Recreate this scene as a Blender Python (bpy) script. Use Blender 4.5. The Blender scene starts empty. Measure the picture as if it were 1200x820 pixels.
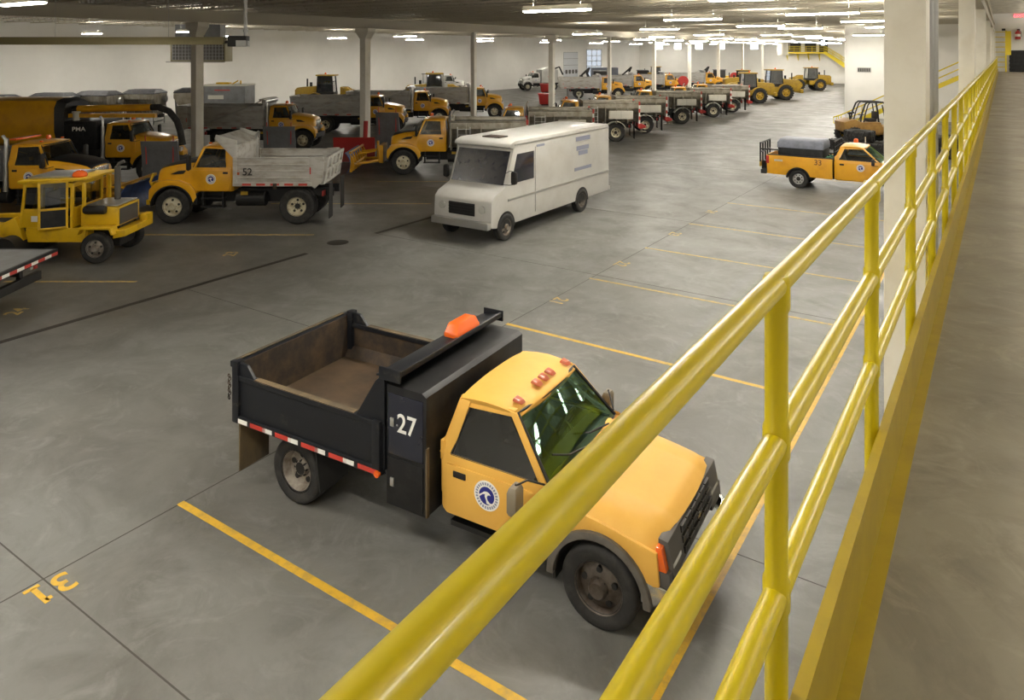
import bpy, bmesh, math, random
from mathutils import Vector, Matrix
random.seed(7)
R = math.radians
SC = bpy.context.scene
COL = SC.collection
# ---------------------------------------------------------------- camera, world, exposure
cam = bpy.data.objects.new('camera', bpy.data.cameras.new('camera'))
COL.objects.link(cam)
cam.location = (0, 0, 5.9)
cam.rotation_euler = (R(90), 0, math.atan(576 / 863))
cam.data.sensor_width = 36
cam.data.lens = 863 / 1200 * 36
cam.data.shift_y = -350 / 1200
cam.data.clip_start = 0.05
cam.data.clip_end = 400
SC.camera = cam
w = bpy.data.worlds.new('world')
SC.world = w
w.use_nodes = True
w.node_tree.nodes['Background'].inputs[0].default_value = (0.75, 0.85, 1, 1)
w.node_tree.nodes['Background'].inputs[1].default_value = 0.02
SC.view_settings.view_transform = 'Standard'
SC.view_settings.look = 'None'
SC.view_settings.gamma = 1
SC.view_settings.use_curve_mapping = False
SC.view_settings.exposure = 1.95
SC.cycles.use_denoising = True
SC.cycles.max_bounces = 7
SC.cycles.diffuse_bounces = 4
SC.cycles.glossy_bounces = 3
SC.cycles.transparent_max_bounces = 12
SC.cycles.sample_clamp_indirect = 4
SC.cycles.caustics_reflective = False
SC.cycles.caustics_refractive = False
LAMP = 44.0          # radiance of a lit tube fixture
LAMP_COL = (1.0, 0.945, 0.845)

# ---------------------------------------------------------------- materials
def mat(name, col, rough=0.5, metal=0.0, dirt=None, scale=4.0, amt=0.5, bump=0.0, bscale=40.0, coat=0.0, spec=0.5, sharp=0.12, stretch=None):
    m = bpy.data.materials.new(name)
    m.use_nodes = True
    nt = m.node_tree
    b = nt.nodes['Principled BSDF']
    b.inputs['Base Color'].default_value = (*col, 1)
    b.inputs['Roughness'].default_value = rough
    b.inputs['Metallic'].default_value = metal
    b.inputs['Coat Weight'].default_value = coat
    b.inputs['Coat Roughness'].default_value = 0.08
    b.inputs['Specular IOR Level'].default_value = spec
    tc = nt.nodes.new('ShaderNodeTexCoord')
    src = tc.outputs['Object']
    if stretch:
        mp = nt.nodes.new('ShaderNodeMapping')
        mp.inputs['Scale'].default_value = stretch
        nt.links.new(src, mp.inputs['Vector'])
        src = mp.outputs['Vector']
    if dirt:
        n = nt.nodes.new('ShaderNodeTexNoise')
        n.inputs['Scale'].default_value = scale
        n.inputs['Detail'].default_value = 8
        n.inputs['Roughness'].default_value = 0.62
        nt.links.new(src, n.inputs['Vector'])
        rmp = nt.nodes.new('ShaderNodeMapRange')
        rmp.inputs[1].default_value = 1 - amt - sharp
        rmp.inputs[2].default_value = 1 - amt + sharp
        nt.links.new(n.outputs['Fac'], rmp.inputs[0])
        mx = nt.nodes.new('ShaderNodeMix')
        mx.data_type = 'RGBA'
        mx.inputs[6].default_value = (*col, 1)
        mx.inputs[7].default_value = (*dirt, 1)
        nt.links.new(rmp.outputs[0], mx.inputs[0])
        nt.links.new(mx.outputs[2], b.inputs['Base Color'])
    if bump:
        n2 = nt.nodes.new('ShaderNodeTexNoise')
        n2.inputs['Scale'].default_value = bscale
        n2.inputs['Detail'].default_value = 4
        nt.links.new(src, n2.inputs['Vector'])
        bp = nt.nodes.new('ShaderNodeBump')
        bp.inputs['Strength'].default_value = bump
        bp.inputs['Distance'].default_value = 0.01
        nt.links.new(n2.outputs['Fac'], bp.inputs['Height'])
        nt.links.new(bp.outputs[0], b.inputs['Normal'])
    return m

def emis(name, col, s):
    m = bpy.data.materials.new(name)
    m.use_nodes = True
    nt = m.node_tree
    nt.nodes.remove(nt.nodes['Principled BSDF'])
    e = nt.nodes.new('ShaderNodeEmission')
    e.inputs[0].default_value = (*col, 1)
    e.inputs[1].default_value = s
    nt.links.new(e.outputs[0], nt.nodes['Material Output'].inputs[0])
    return m

def glass(name, tint, refl=0.6, gcol=(1, 1, 1)):
    m = bpy.data.materials.new(name)
    m.use_nodes = True
    nt = m.node_tree
    nt.nodes.remove(nt.nodes['Principled BSDF'])
    t = nt.nodes.new('ShaderNodeBsdfTransparent')
    t.inputs[0].default_value = (*tint, 1)
    g = nt.nodes.new('ShaderNodeBsdfGlossy')
    g.inputs['Roughness'].default_value = 0.03
    g.inputs['Color'].default_value = (*gcol, 1)
    f = nt.nodes.new('ShaderNodeFresnel')
    f.inputs[0].default_value = 1.5
    ml = nt.nodes.new('ShaderNodeMath')
    ml.operation = 'MULTIPLY_ADD'
    ml.inputs[1].default_value = 1.0
    ml.inputs[2].default_value = refl * 0.08
    nt.links.new(f.outputs[0], ml.inputs[0])
    mx = nt.nodes.new('ShaderNodeMixShader')
    nt.links.new(ml.outputs[0], mx.inputs[0])
    nt.links.new(t.outputs[0], mx.inputs[1])
    nt.links.new(g.outputs[0], mx.inputs[2])
    nt.links.new(mx.outputs[0], nt.nodes['Material Output'].inputs[0])
    return m

def concrete(name, base, warm, dark, rough=0.3, scale=0.25, spec=0.5, dark_x=None):
    m = bpy.data.materials.new(name)
    m.use_nodes = True
    nt = m.node_tree
    L = nt.links
    b = nt.nodes['Principled BSDF']
    tc = nt.nodes.new('ShaderNodeTexCoord')
    def noise(s, d, ro=0.6, dist=0.0):
        n = nt.nodes.new('ShaderNodeTexNoise')
        n.inputs['Scale'].default_value = s
        n.inputs['Detail'].default_value = d
        n.inputs['Roughness'].default_value = ro
        n.inputs['Distortion'].default_value = dist
        L.new(tc.outputs['Object'], n.inputs['Vector'])
        return n.outputs['Fac']
    def rng(x, a, c, lo=0, hi=1):
        r = nt.nodes.new('ShaderNodeMapRange')
        for i, v in enumerate((a, c, lo, hi)):
            r.inputs[i + 1].default_value = v
        L.new(x, r.inputs[0])
        return r.outputs[0]
    def mix(f, a, c):
        x = nt.nodes.new('ShaderNodeMix')
        x.data_type = 'RGBA'
        L.new(f, x.inputs[0])
        for i, v in ((6, a), (7, c)):
            if isinstance(v, tuple):
                x.inputs[i].default_value = (*v, 1)
            else:
                L.new(v, x.inputs[i])
        return x.outputs[2]
    c = mix(rng(noise(scale, 6, 0.55), 0.38, 0.62), base, warm)
    c = mix(rng(noise(scale * 2.3, 9, 0.68, 1.2), 0.44, 0.68, 0, 0.95), c, dark)
    c = mix(rng(noise(scale * 14, 8, 0.7, 0.6), 0.5, 0.75, 0, 0.35), c, dark)
    c = mix(rng(noise(scale * 5, 9, 0.7, 2.0), 0.52, 0.70, 0, 0.5), c, tuple(min(1, k * 1.4) for k in base))
    if dark_x is not None:      # floor tone darkens left of this line, edge broken by noise
        sx = nt.nodes.new('ShaderNodeSeparateXYZ')
        L.new(tc.outputs['Object'], sx.inputs[0])
        ad = nt.nodes.new('ShaderNodeMath')
        ad.operation = 'MULTIPLY_ADD'
        ad.inputs[1].default_value = 5.0
        L.new(noise(0.35, 6, 0.6), ad.inputs[0])
        L.new(sx.outputs[0], ad.inputs[2])
        c = mix(rng(ad.outputs[0], dark_x + 4.2, dark_x + 0.8, 0, 0.55), c, (0.062, 0.056, 0.046))
    L.new(c, b.inputs['Base Color'])
    L.new(rng(noise(scale * 3, 7, 0.6), 0.3, 0.7, rough - 0.07, rough + 0.12), b.inputs['Roughness'])
    b.inputs['Specular IOR Level'].default_value = spec
    bp = nt.nodes.new('ShaderNodeBump')
    bp.inputs['Strength'].default_value = 0.05
    bp.inputs['Distance'].default_value = 0.02
    L.new(noise(3.0, 5), bp.inputs['Height'])
    L.new(bp.outputs[0], b.inputs['Normal'])
    return m

M = {}
M['floor'] = concrete('sealed concrete', (0.168, 0.169, 0.160), (0.148, 0.144, 0.131), (0.102, 0.099, 0.089), 0.40, 0.25, 0.38, -15.6)
M['deck'] = concrete('mezzanine concrete', (0.25, 0.225, 0.175), (0.21, 0.19, 0.145), (0.15, 0.13, 0.10), 0.42, 0.5)
M['joint'] = mat('floor joint', (0.06, 0.055, 0.047), 0.8)
M['grate'] = mat('drain grate', (0.03, 0.026, 0.02), 0.6, 0.4)
M['line'] = mat('yellow floor paint', (0.62, 0.37, 0.03), 0.5, dirt=(0.40, 0.27, 0.06), scale=7, amt=0.42)
M['lineworn'] = mat('worn yellow floor paint', (0.50, 0.32, 0.05), 0.5, dirt=(0.25, 0.21, 0.13), scale=9, amt=0.5)
M['wall'] = mat('white wall paint', (0.80, 0.785, 0.74), 0.65, dirt=(0.75, 0.735, 0.69), scale=0.3, amt=0.5)
M['ceil'] = mat('ceiling deck paint', (0.52, 0.49, 0.40), 0.7, dirt=(0.34, 0.31, 0.25), scale=2, amt=0.5)
M['joist'] = mat('painted joist steel', (0.50, 0.46, 0.37), 0.6)
M['column'] = mat('white column paint', (0.80, 0.77, 0.68), 0.55, dirt=(0.73, 0.69, 0.59), scale=2, amt=0.45)
M['rail'] = mat('railing yellow', (0.56, 0.44, 0.006), 0.34, coat=0.15)
M['toe'] = mat('toe board yellow', (0.33, 0.235, 0.004), 0.5, dirt=(0.28, 0.195, 0.006), scale=6, amt=0.45)
M['stair'] = mat('stair yellow', (0.72, 0.56, 0.02), 0.45)
M['cityyel'] = mat('truck yellow paint', (0.71, 0.355, 0.012), 0.32, coat=0.5, dirt=(0.58, 0.27, 0.015), scale=1.6, amt=0.42)
M['yel27'] = mat('sun faded truck yellow', (0.72, 0.415, 0.085), 0.5, coat=0.0, spec=0.3, dirt=(0.66, 0.36, 0.065), scale=1.8, amt=0.45, sharp=0.2)
M['sweepyel'] = mat('machine yellow', (0.68, 0.42, 0.01), 0.4, dirt=(0.50, 0.29, 0.02), scale=3, amt=0.4)
M['loadyel'] = mat('loader yellow', (0.38, 0.24, 0.010), 0.45, dirt=(0.27, 0.165, 0.018), scale=3, amt=0.45)
M['tan'] = mat('tan yellow paint', (0.36, 0.205, 0.05), 0.5, dirt=(0.25, 0.13, 0.035), scale=3, amt=0.45)
M['black'] = mat('black paint', (0.008, 0.008, 0.009), 0.48, spec=0.35, dirt=(0.02, 0.02, 0.02), scale=4, amt=0.42)
M['bedblack'] = mat('scuffed black bed paint', (0.010, 0.011, 0.014), 0.40, spec=0.35, dirt=(0.05, 0.045, 0.036), scale=5, amt=0.34, sharp=0.06)
M['navy'] = mat('dark navy paint', (0.010, 0.012, 0.024), 0.22, coat=0.3, dirt=(0.025, 0.025, 0.03), scale=5, amt=0.4)
M['rust'] = mat('rusty bed steel', (0.062, 0.037, 0.018), 0.75, dirt=(0.02, 0.014, 0.010), scale=3.6, amt=0.52, bump=0.3, bscale=18)
M['rustfloor'] = mat('worn brown bed floor', (0.088, 0.054, 0.027), 0.72, dirt=(0.04, 0.026, 0.015), scale=2.2, amt=0.5, sharp=0.2, bump=0.15, bscale=12)
M['mud'] = mat('muddy flap', (0.055, 0.045, 0.03), 0.8, dirt=(0.13, 0.09, 0.045), scale=2.5, amt=0.5, stretch=(1, 1, 0.35))
M['rubber'] = mat('tire rubber', (0.014, 0.0135, 0.013), 0.75, dirt=(0.036, 0.033, 0.03), scale=6, amt=0.42)
M['chassis'] = mat('chassis black', (0.009, 0.0085, 0.008), 0.6)
M['rimgrey'] = mat('dusty steel wheel', (0.26, 0.235, 0.20), 0.55, 0.2, dirt=(0.13, 0.10, 0.075), scale=7, amt=0.45)
M['rimcream'] = mat('cream steel wheel', (0.58, 0.54, 0.40), 0.5, dirt=(0.35, 0.28, 0.17), scale=7, amt=0.42)
M['rimdark'] = mat('grimy front wheel', (0.10, 0.085, 0.07), 0.5, 0.3, dirt=(0.05, 0.035, 0.025), scale=8, amt=0.5)
M['rimyel'] = mat('yellow wheel', (0.40, 0.25, 0.015), 0.5)
M['chrome'] = mat('chrome', (0.62, 0.62, 0.60), 0.18, 1.0, dirt=(0.35, 0.33, 0.28), scale=5, amt=0.4)
M['alu'] = mat('aluminium', (0.55, 0.55, 0.54), 0.35, 0.9)
M['steelgrey'] = mat('grey dump body steel', (0.40, 0.39, 0.36), 0.5, 0.25, dirt=(0.25, 0.225, 0.19), scale=2.5, amt=0.42, stretch=(0.5, 1, 1.6))
M['bodywhite'] = mat('weathered light grey body', (0.46, 0.45, 0.42), 0.5, dirt=(0.27, 0.235, 0.19), scale=3, amt=0.42, stretch=(0.5, 1, 1.5))
M['stainless'] = mat('dull stainless spreader body', (0.36, 0.335, 0.275), 0.42, 0.5, dirt=(0.22, 0.19, 0.14), scale=2.5, amt=0.45)
M['boxwhite'] = mat('off white box', (0.62, 0.60, 0.52), 0.5)
M['vanwhite'] = mat('white van paint', (0.52, 0.515, 0.49), 0.4, coat=0.2, dirt=(0.47, 0.46, 0.43), scale=1.5, amt=0.45)
M['plasgrey'] = mat('dark grey plastic', (0.085, 0.078, 0.07), 0.6)
M['plaswarm'] = mat('grey brown mirror plastic', (0.20, 0.17, 0.12), 0.55)
M['flare'] = mat('grey fender flare', (0.115, 0.105, 0.09), 0.6, dirt=(0.08, 0.07, 0.06), scale=5, amt=0.45)
M['plow'] = mat('grey plow blade', (0.15, 0.155, 0.16), 0.5, dirt=(0.12, 0.12, 0.12), scale=2, amt=0.45)
M['plowblue'] = mat('blue plow moldboard', (0.05, 0.10, 0.28), 0.5, dirt=(0.03, 0.05, 0.12), scale=3, amt=0.45)
M['orange'] = mat('orange lens', (0.78, 0.13, 0.015), 0.25, coat=0.5)
M['amber'] = mat('dull amber lens', (0.45, 0.095, 0.03), 0.3, coat=0.3)
M['red'] = mat('red paint', (0.38, 0.025, 0.02), 0.45)
M['redtape'] = mat('red tape', (0.50, 0.045, 0.03), 0.4)
M['white'] = mat('white marking', (0.80, 0.79, 0.75), 0.5)
M['blue'] = mat('emblem blue', (0.015, 0.02, 0.20), 0.5)
M['inkgrey'] = mat('emblem lettering grey', (0.25, 0.27, 0.36), 0.5)
M['inkblack'] = mat('black lettering', (0.015, 0.013, 0.013), 0.5)
M['inkbrown'] = mat('dark brown lettering', (0.12, 0.05, 0.012), 0.5)
M['glassblack'] = glass('dark tinted cab glass', (0.07, 0.095, 0.105), 1.0)
M['headlamp'] = mat('headlamp glass', (0.62, 0.62, 0.58), 0.12, 0.3, coat=0.6)
M['tarp'] = mat('grey tarp', (0.15, 0.165, 0.21), 0.5, dirt=(0.11, 0.12, 0.15), scale=4, amt=0.45, bump=0.4, bscale=5)
M['tarpblack'] = mat('black hopper cover', (0.035, 0.035, 0.04), 0.55, dirt=(0.07, 0.07, 0.075), scale=3, amt=0.45)
M['seat'] = mat('dark cab interior', (0.03, 0.028, 0.026), 0.8)
M['glassgreen'] = glass('green tinted windshield', (0.30, 0.43, 0.35), 0.9, (0.50, 0.85, 0.62))
M['glassdark'] = glass('dark side glass', (0.24, 0.27, 0.28), 1.0)
M['glassclear'] = glass('cab glass', (0.55, 0.62, 0.62), 1.0)
M['greyequip'] = mat('grey equipment box', (0.20, 0.205, 0.21), 0.5, dirt=(0.15, 0.15, 0.15), scale=2, amt=0.45)
M['green'] = mat('green jug', (0.04, 0.16, 0.07), 0.4)
M['lamp'] = emis('lit fluorescent lens', LAMP_COL, LAMP)
M['lampdim'] = emis('weak fluorescent lens', LAMP_COL, LAMP * 0.3)
M['lampup'] = emis('added uplight glow', LAMP_COL, LAMP * 1.0)  # upward glow added to light the ceiling
M['lampmid'] = emis('reduced fluorescent lens', LAMP_COL, LAMP * 0.6)  # same fixture, output lowered to keep the mid aisle floor darker
M['day'] = emis('daylight window', (0.86, 0.93, 1.0), 1.5)
M['daydim'] = emis('daylight through door panels', (0.82, 0.9, 1.0), 0.2)
M['exit'] = emis('exit sign red', (1.0, 0.06, 0.08), 1.6)
M['housing'] = mat('lamp housing white', (0.6, 0.58, 0.5), 0.5)
M['heater'] = mat('heater hood', (0.21, 0.18, 0.09), 0.5, 0.3)
M['galv'] = mat('galvanised steel', (0.38, 0.38, 0.37), 0.45, 0.6)
M['doorpanel'] = mat('overhead door panel', (0.55, 0.57, 0.60), 0.5)

# ---------------------------------------------------------------- mesh builder
class MB:
    def __init__(s):
        s.v, s.f, s.m, s.k = [], [], [], 0
    def mi(s, k):
        s.k = k
        return s
    def add(s, vs, fs):
        n = len(s.v)
        s.v += [tuple(p) for p in vs]
        s.f += [tuple(i + n for i in f) for f in fs]
        s.m += [s.k] * len(fs)
        return s
    def box(s, x0, x1, y0, y1, z0, z1):
        return s.add([(x, y, z) for x in (x0, x1) for y in (y0, y1) for z in (z0, z1)],
                     [(0, 1, 3, 2), (4, 6, 7, 5), (0, 4, 5, 1), (2, 3, 7, 6), (0, 2, 6, 4), (1, 5, 7, 3)])
    def hexa(s, lo, hi):
        return s.loft([lo, hi])
    def prism(s, pts, ax, a, b):
        f = {'x': lambda p, t: (t, p[0], p[1]), 'y': lambda p, t: (p[0], t, p[1]), 'z': lambda p, t: (p[0], p[1], t)}[ax]
        n = len(pts)
        return s.add([f(p, a) for p in pts] + [f(p, b) for p in pts],
                     [tuple(range(n)), tuple(range(2 * n - 1, n - 1, -1))] + [(i, (i + 1) % n, n + (i + 1) % n, n + i) for i in range(n)])
    def loft(s, secs, caps=True, close=True):
        n = len(secs[0])
        vs = [p for q in secs for p in q]
        fs = []
        for k in range(len(secs) - 1):
            for i in range(n if close else n - 1):
                j = (i + 1) % n
                fs.append((k * n + i, k * n + j, (k + 1) * n + j, (k + 1) * n + i))
        if caps:
            fs.append(tuple(range(n)))
            fs.append(tuple(range(len(vs) - n, len(vs))))
        return s.add(vs, fs)
    def grid(s, fn, nu, nv):
        vs = [fn(i / nu, j / nv) for i in range(nu + 1) for j in range(nv + 1)]
        q = nv + 1
        return s.add(vs, [(i * q + j, i * q + j + 1, (i + 1) * q + j + 1, (i + 1) * q + j) for i in range(nu) for j in range(nv)])
    def cyl(s, p, q, r, r2=None, n=14):
        p, q = Vector(p), Vector(q)
        d = (q - p).normalized()
        u = d.orthogonal().normalized()
        v = d.cross(u)
        r2 = r if r2 is None else r2
        ring = lambda c, k: [c + (u * math.cos(2 * math.pi * i / n) + v * math.sin(2 * math.pi * i / n)) * k for i in range(n)]
        return s.loft([ring(p, r), ring(q, r2)])
    def tube(s, pts, r, n=8):
        P = [Vector(p) for p in pts]
        secs = []
        u = None
        for i, p in enumerate(P):
            d = (P[min(i + 1, len(P) - 1)] - P[max(i - 1, 0)]).normalized()
            if u is None:
                u = d.orthogonal().normalized()
            else:
                u = (u - d * u.dot(d)).normalized()
            v = d.cross(u)
            secs.append([p + (u * math.cos(2 * math.pi * k / n) + v * math.sin(2 * math.pi * k / n)) * r for k in range(n)])
        return s.loft(secs)
    def lathe(s, prof, c=(0, 0, 0), ax='y', n=28, closed=False):
        def pt(r, h, a):
            x, z = r * math.cos(a), r * math.sin(a)
            p = {'y': (x, h, z), 'z': (x, z, h), 'x': (h, x, z)}[ax]
            return (p[0] + c[0], p[1] + c[1], p[2] + c[2])
        m = len(prof)
        vs = [pt(r, h, 2 * math.pi * i / n) for i in range(n) for r, h in prof]
        fs = []
        for i in range(n):
            for j in range(m if closed else m - 1):
                k = (j + 1) % m
                fs.append((i * m + j, i * m + k, ((i + 1) % n) * m + k, ((i + 1) % n) * m + j))
        return s.add(vs, fs)
    def arc(s, cx, cz, r0, r1, y0, y1, a0, a1, n=14):
        secs = []
        for i in range(n + 1):
            a = R(a0 + (a1 - a0) * i / n)
            c, z = math.cos(a), math.sin(a)
            secs.append([(cx + r0 * c, y0, cz + r0 * z), (cx + r1 * c, y0, cz + r1 * z), (cx + r1 * c, y1, cz + r1 * z), (cx + r0 * c, y1, cz + r0 * z)])
        return s.loft(secs)
    def mesh(s, name, mats, bev=0.0, smooth=35):
        me = bpy.data.meshes.new(name)
        me.from_pydata(s.v, [], s.f)
        for m in (mats if isinstance(mats, (list, tuple)) else [mats]):
            me.materials.append(M[m])
        me.polygons.foreach_set('material_index', s.m)
        bm = bmesh.new()
        bm.from_mesh(me)
        bmesh.ops.remove_doubles(bm, verts=bm.verts, dist=1e-5)
        bmesh.ops.recalc_face_normals(bm, faces=bm.faces)
        if bev:
            es = [e for e in bm.edges if len(e.link_faces) == 2 and e.calc_face_angle(0) > R(30)]
            bmesh.ops.bevel(bm, geom=es, offset=bev, segments=2, affect='EDGES', profile=0.6, clamp_overlap=True)
        bm.to_mesh(me)
        bm.free()
        if smooth:
            me.shade_smooth()
            me.set_sharp_from_angle(angle=R(smooth))
        return me
    def obj(s, name, mats, parent=None, bev=0.0, smooth=35, loc=None):
        return link(name, s.mesh(name, mats, bev, smooth), parent, loc)

def link(name, me, parent=None, loc=None, rz=0):
    o = bpy.data.objects.new(name, me)
    COL.objects.link(o)
    if parent:
        o.parent = parent
    if loc:
        o.location = loc
    if rz:
        o.rotation_euler = (0, 0, rz)
    return o

def tag(o, label, cat, group=None):
    o['label'] = label
    o['category'] = cat
    if group:
        o['group'] = group
    return o

def thing(name, label, cat, loc=(0, 0, 0), rz=0, group=None):
    o = bpy.data.objects.new(name, None)
    COL.objects.link(o)
    o.location = loc
    o.rotation_euler = (0, 0, rz)
    o.empty_display_size = 0.3
    return tag(o, label, cat, group)

def struct(o):
    o['kind'] = 'structure'
    return o

def copy_tree(o, parent=None):
    c = o.copy()
    COL.objects.link(c)
    if parent:
        c.parent = parent
    for ch in list(o.children):
        copy_tree(ch, c)
    return c

def place(src, loc, rz, label, group=None):
    c = copy_tree(src)
    c.location = loc
    c.rotation_euler = (0, 0, rz)
    c['label'] = label
    if group:
        c['group'] = group
    return c

_txt = {}
def text_mesh(s, size, m, depth=0.002, xs=1.0):
    key = (s, size, m, xs)
    if key in _txt:
        return _txt[key]
    cu = bpy.data.curves.new('lettering', 'FONT')
    cu.body = s
    cu.size = size
    cu.extrude = depth
    cu.align_x = 'CENTER'
    cu.align_y = 'CENTER'
    cu.offset = size * 0.012
    o = bpy.data.objects.new('lettering', cu)
    COL.objects.link(o)
    me = bpy.data.meshes.new_from_object(o.evaluated_get(bpy.context.evaluated_depsgraph_get()))
    bpy.data.objects.remove(o)
    for v in me.vertices:
        v.co.x *= xs
    me.materials.clear()
    me.materials.append(M[m])
    _txt[key] = me
    return me

def lettering(name, s, size, m, parent, loc, rot, xs=1.0):
    o = link(name, text_mesh(s, size, m, xs=xs), parent, loc)
    o.rotation_euler = rot
    return o
# ================================================================ the building
MZ = 4.25                       # mezzanine floor height
XR, YB, XL = -0.37, 145.0, -64.3
DECKZ = 8.95
struct(MB().box(XL, 12, -16, YB, -0.3, 0).obj('floor', 'floor', smooth=0))
struct(MB().box(XR, 12, -16, 71.5, MZ - 0.3, MZ).obj('floor_mezzanine', 'deck', smooth=0))
struct(MB().box(XL - 0.3, 12.3, -16.3, YB + 0.3, DECKZ, DECKZ + 0.2).obj('ceiling', 'ceil', smooth=0))
struct(MB().box(XL - 0.3, XL, -16, YB, 0, DECKZ).obj('wall_left', 'wall', smooth=0))
struct(MB().box(XL, 12, YB, YB + 0.3, 0, DECKZ).obj('wall_back', 'wall', smooth=0))
struct(MB().box(XL, 12, -16.3, -16, 0, DECKZ).obj('wall_front', 'wall', smooth=0))
struct(MB().box(12, 12.3, -16, YB, 0, DECKZ).obj('wall_right', 'wall', smooth=0))
struct(MB().box(-11.85, 12, 71.5, 71.8, 0, DECKZ).obj('wall_mezzanine', 'wall', smooth=0))
struct(MB().box(-11.85, -11.6, 71.8, YB, 0, DECKZ).obj('wall_office', 'wall', smooth=0))
struct(MB().box(XR + 0.05, XR + 0.25, -16, 71.5, 0, MZ - 0.3).obj('wall_under', 'wall', smooth=0))
# floor joints, painted stalls and numbers
j = MB()
for x in (-8.93, -26.0, -33.0, -45.0):
    j.box(x - 0.008, x + 0.008, -10, 120, 0, 0.0025)
for y, x0 in ((3.94, -16.8), (10.72, -16.8), (17.4, -16.8), (24.6, -60), (36.8, -60), (49.0, -60), (61.2, -60), (73.4, -60), (91, -60)):
    j.box(x0, -9 if y == 10.72 else XR, y - 0.008, y + 0.008, 0, 0.0025)
j.box(-8.9, XR, 8.654, 8.666, 0, .0025)
struct(j.obj('floor_joint', 'joint', smooth=0))
for a, b in ((-6, 14.55), (17.4, 22.1), (24.9, 31)):
    struct(MB().box(-17.0, -16.84, a, b, 0, 0.004).obj('floor_drain', 'grate', smooth=0))
tag(MB().lathe([(0, 0.006), (0.30, 0.006), (0.33, 0.0)], ax='z').obj('drain_cover', 'grate', loc=(-17.09, 15.92, 0)),
    'round dark drain cover set in the concrete floor', 'drain cover')
for k, y in enumerate((-1.9, 1.85, 5.6, 13.2, 17.05, 20.62, 24.33, 28.5, 36.0, 39.8, 43.5)):
    struct(MB().box(-8.95, -2.66, y - 0.05, y + 0.05, 0, 0.003).obj('floor_line', 'line' if y < 14 else 'lineworn', smooth=0))
struct(MB().box(-2.72, -2.60, -4, 45, 0, 0.003).obj('floor_line', 'line', smooth=0))
for x, y, L_ in ((-18.47, 10.35, 3.4), (-18.44, 16.16, 6.2), (-18.44, 21.98, 6.2), (-18.44, 27.8, 6.2)):
    o = struct(MB().box(-L_, 0, -0.05, 0.05, 0, 0.003).obj('floor_line', 'lineworn', smooth=0))
    o.location = (x, y, 0)
    o.rotation_euler = (0, 0, math.atan2(0.555, 0.832))
for s, x, y, rz, mt in (('31', -8.71, 3.92, -90, 'line'), ('21', -8.77, 15.1, -90, 'lineworn'), ('22', -8.83, 18.7, -90, 'lineworn'), ('23', -8.85, 22.7, -90, 'lineworn'),
                        ('24', -8.95, 26.6, -90, 'lineworn'), ('23', -18.7, 13.3, 124, 'lineworn'), ('24', -18.6, 7.66, 124, 'lineworn')):
    o = link('floor_number', text_mesh(s, 0.5, mt, 0.0015, 0.95), None, (x, y, 0.002), R(rz))
    struct(o)
m1 = MB().box(-8.895, -8.84, 3.71, 3.87, 0, .0035).box(-8.60, -8.545, 3.80, 3.87, 0, .0035)
struct(m1.obj('floor_number', 'line', smooth=0))
# roof steel: open web joists along X, girders along Y over the column rows
jm = MB()
for z in (DECKZ - 0.08, 8.15):
    jm.box(XL, -0.68, -0.06, 0.06, z - 0.035, z + 0.035)
n = 64
for i in range(n):
    xa = XL + (-.68 - XL) * i / n
    xb = XL + (-.68 - XL) * (i + 0.5) / n
    xc = XL + (-.68 - XL) * (i + 1) / n
    for p, q in (((xa, 0, DECKZ - 0.1), (xb, 0, 8.17)), ((xb, 0, 8.17), (xc, 0, DECKZ - 0.1))):
        jm.cyl(p, q, 0.022, n=4)
jme = jm.mesh('ceiling_joist', 'joist', smooth=0)
y = -4.0
while y < YB:
    struct(link('ceiling_joist', jme, None, (0, y, 0)))
    y += 1.85
gm = MB()
for z0, z1, wd in ((7.45, 7.52, 0.11), (7.52, 8.04, 0.02), (8.04, 8.12, 0.11)):
    gm.box(-wd, wd, -16, YB, z0, z1)
gme = gm.mesh('ceiling_beam', 'joist', smooth=0)
for x in (-36.0, -0.68):
    struct(link('ceiling_beam', gme, None, (x, 0, 0)))

def column(x, y, wd, cap):
    c = MB().box(-wd / 2, wd / 2, -wd / 2, wd / 2, 0, 7.45)
    if cap:
        c.loft([[(a * (wd / 2 + 0.02), b * (wd / 2 + 0.02), 6.75) for a, b in ((-1, -1), (1, -1), (1, 1), (-1, 1))],
                [(a * (wd / 2 + 0.34), b * (wd / 2 + 0.10), 7.2) for a, b in ((-1, -1), (1, -1), (1, 1), (-1, 1))],
                [(a * (wd / 2 + 0.34), b * (wd / 2 + 0.10), 7.45) for a, b in ((-1, -1), (1, -1), (1, 1), (-1, 1))]])
    c.box(-wd / 2 - 0.08, wd / 2 + 0.08, -wd / 2 - 0.08, wd / 2 + 0.08, 0, 0.04)
    o = c.obj('column', 'column', bev=0.012, smooth=0)
    o.location = (x, y, 0)
    struct(o)
for k, (yy, wd, cp) in enumerate(((11.1, .5, 0), (23.5, .46, 1), (36.0, .50, 1), (48.3, .36, 0), (60.8, .46, 1), (73.2, .34, 0), (85.6, .42, 0), (98.0, .40, 0), (110.4, .40, 0), (122.8, .36, 0), (135.0, .36, 0))):
    column(-36.0, yy, wd, cp)
# columns beside the walkway, wide steel sections
def walk_column(y):
    c = MB().box(-0.16, 0.16, -0.18, 0.18, 0, 7.45)
    c.box(-0.24, 0.24, -0.25, 0.25, 0, 0.04)
    o = c.obj('column', 'column', bev=0.008, smooth=0)
    o.location = (-0.70, y, 0)
    struct(o)
for y in (7.25, 20.0, 32.4, 44.8, 57.2, 69.6):
    walk_column(y)
struct(MB().cyl((-0.62, 8.35, 0), (-0.62, 8.35, 8.1), 0.05).obj('column_pipe', 'galv'))
struct(MB().cyl((-0.66, 9.5, 0), (-0.66, 9.5, 8.1), 0.055).obj('column_pipe', 'galv'))
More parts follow.
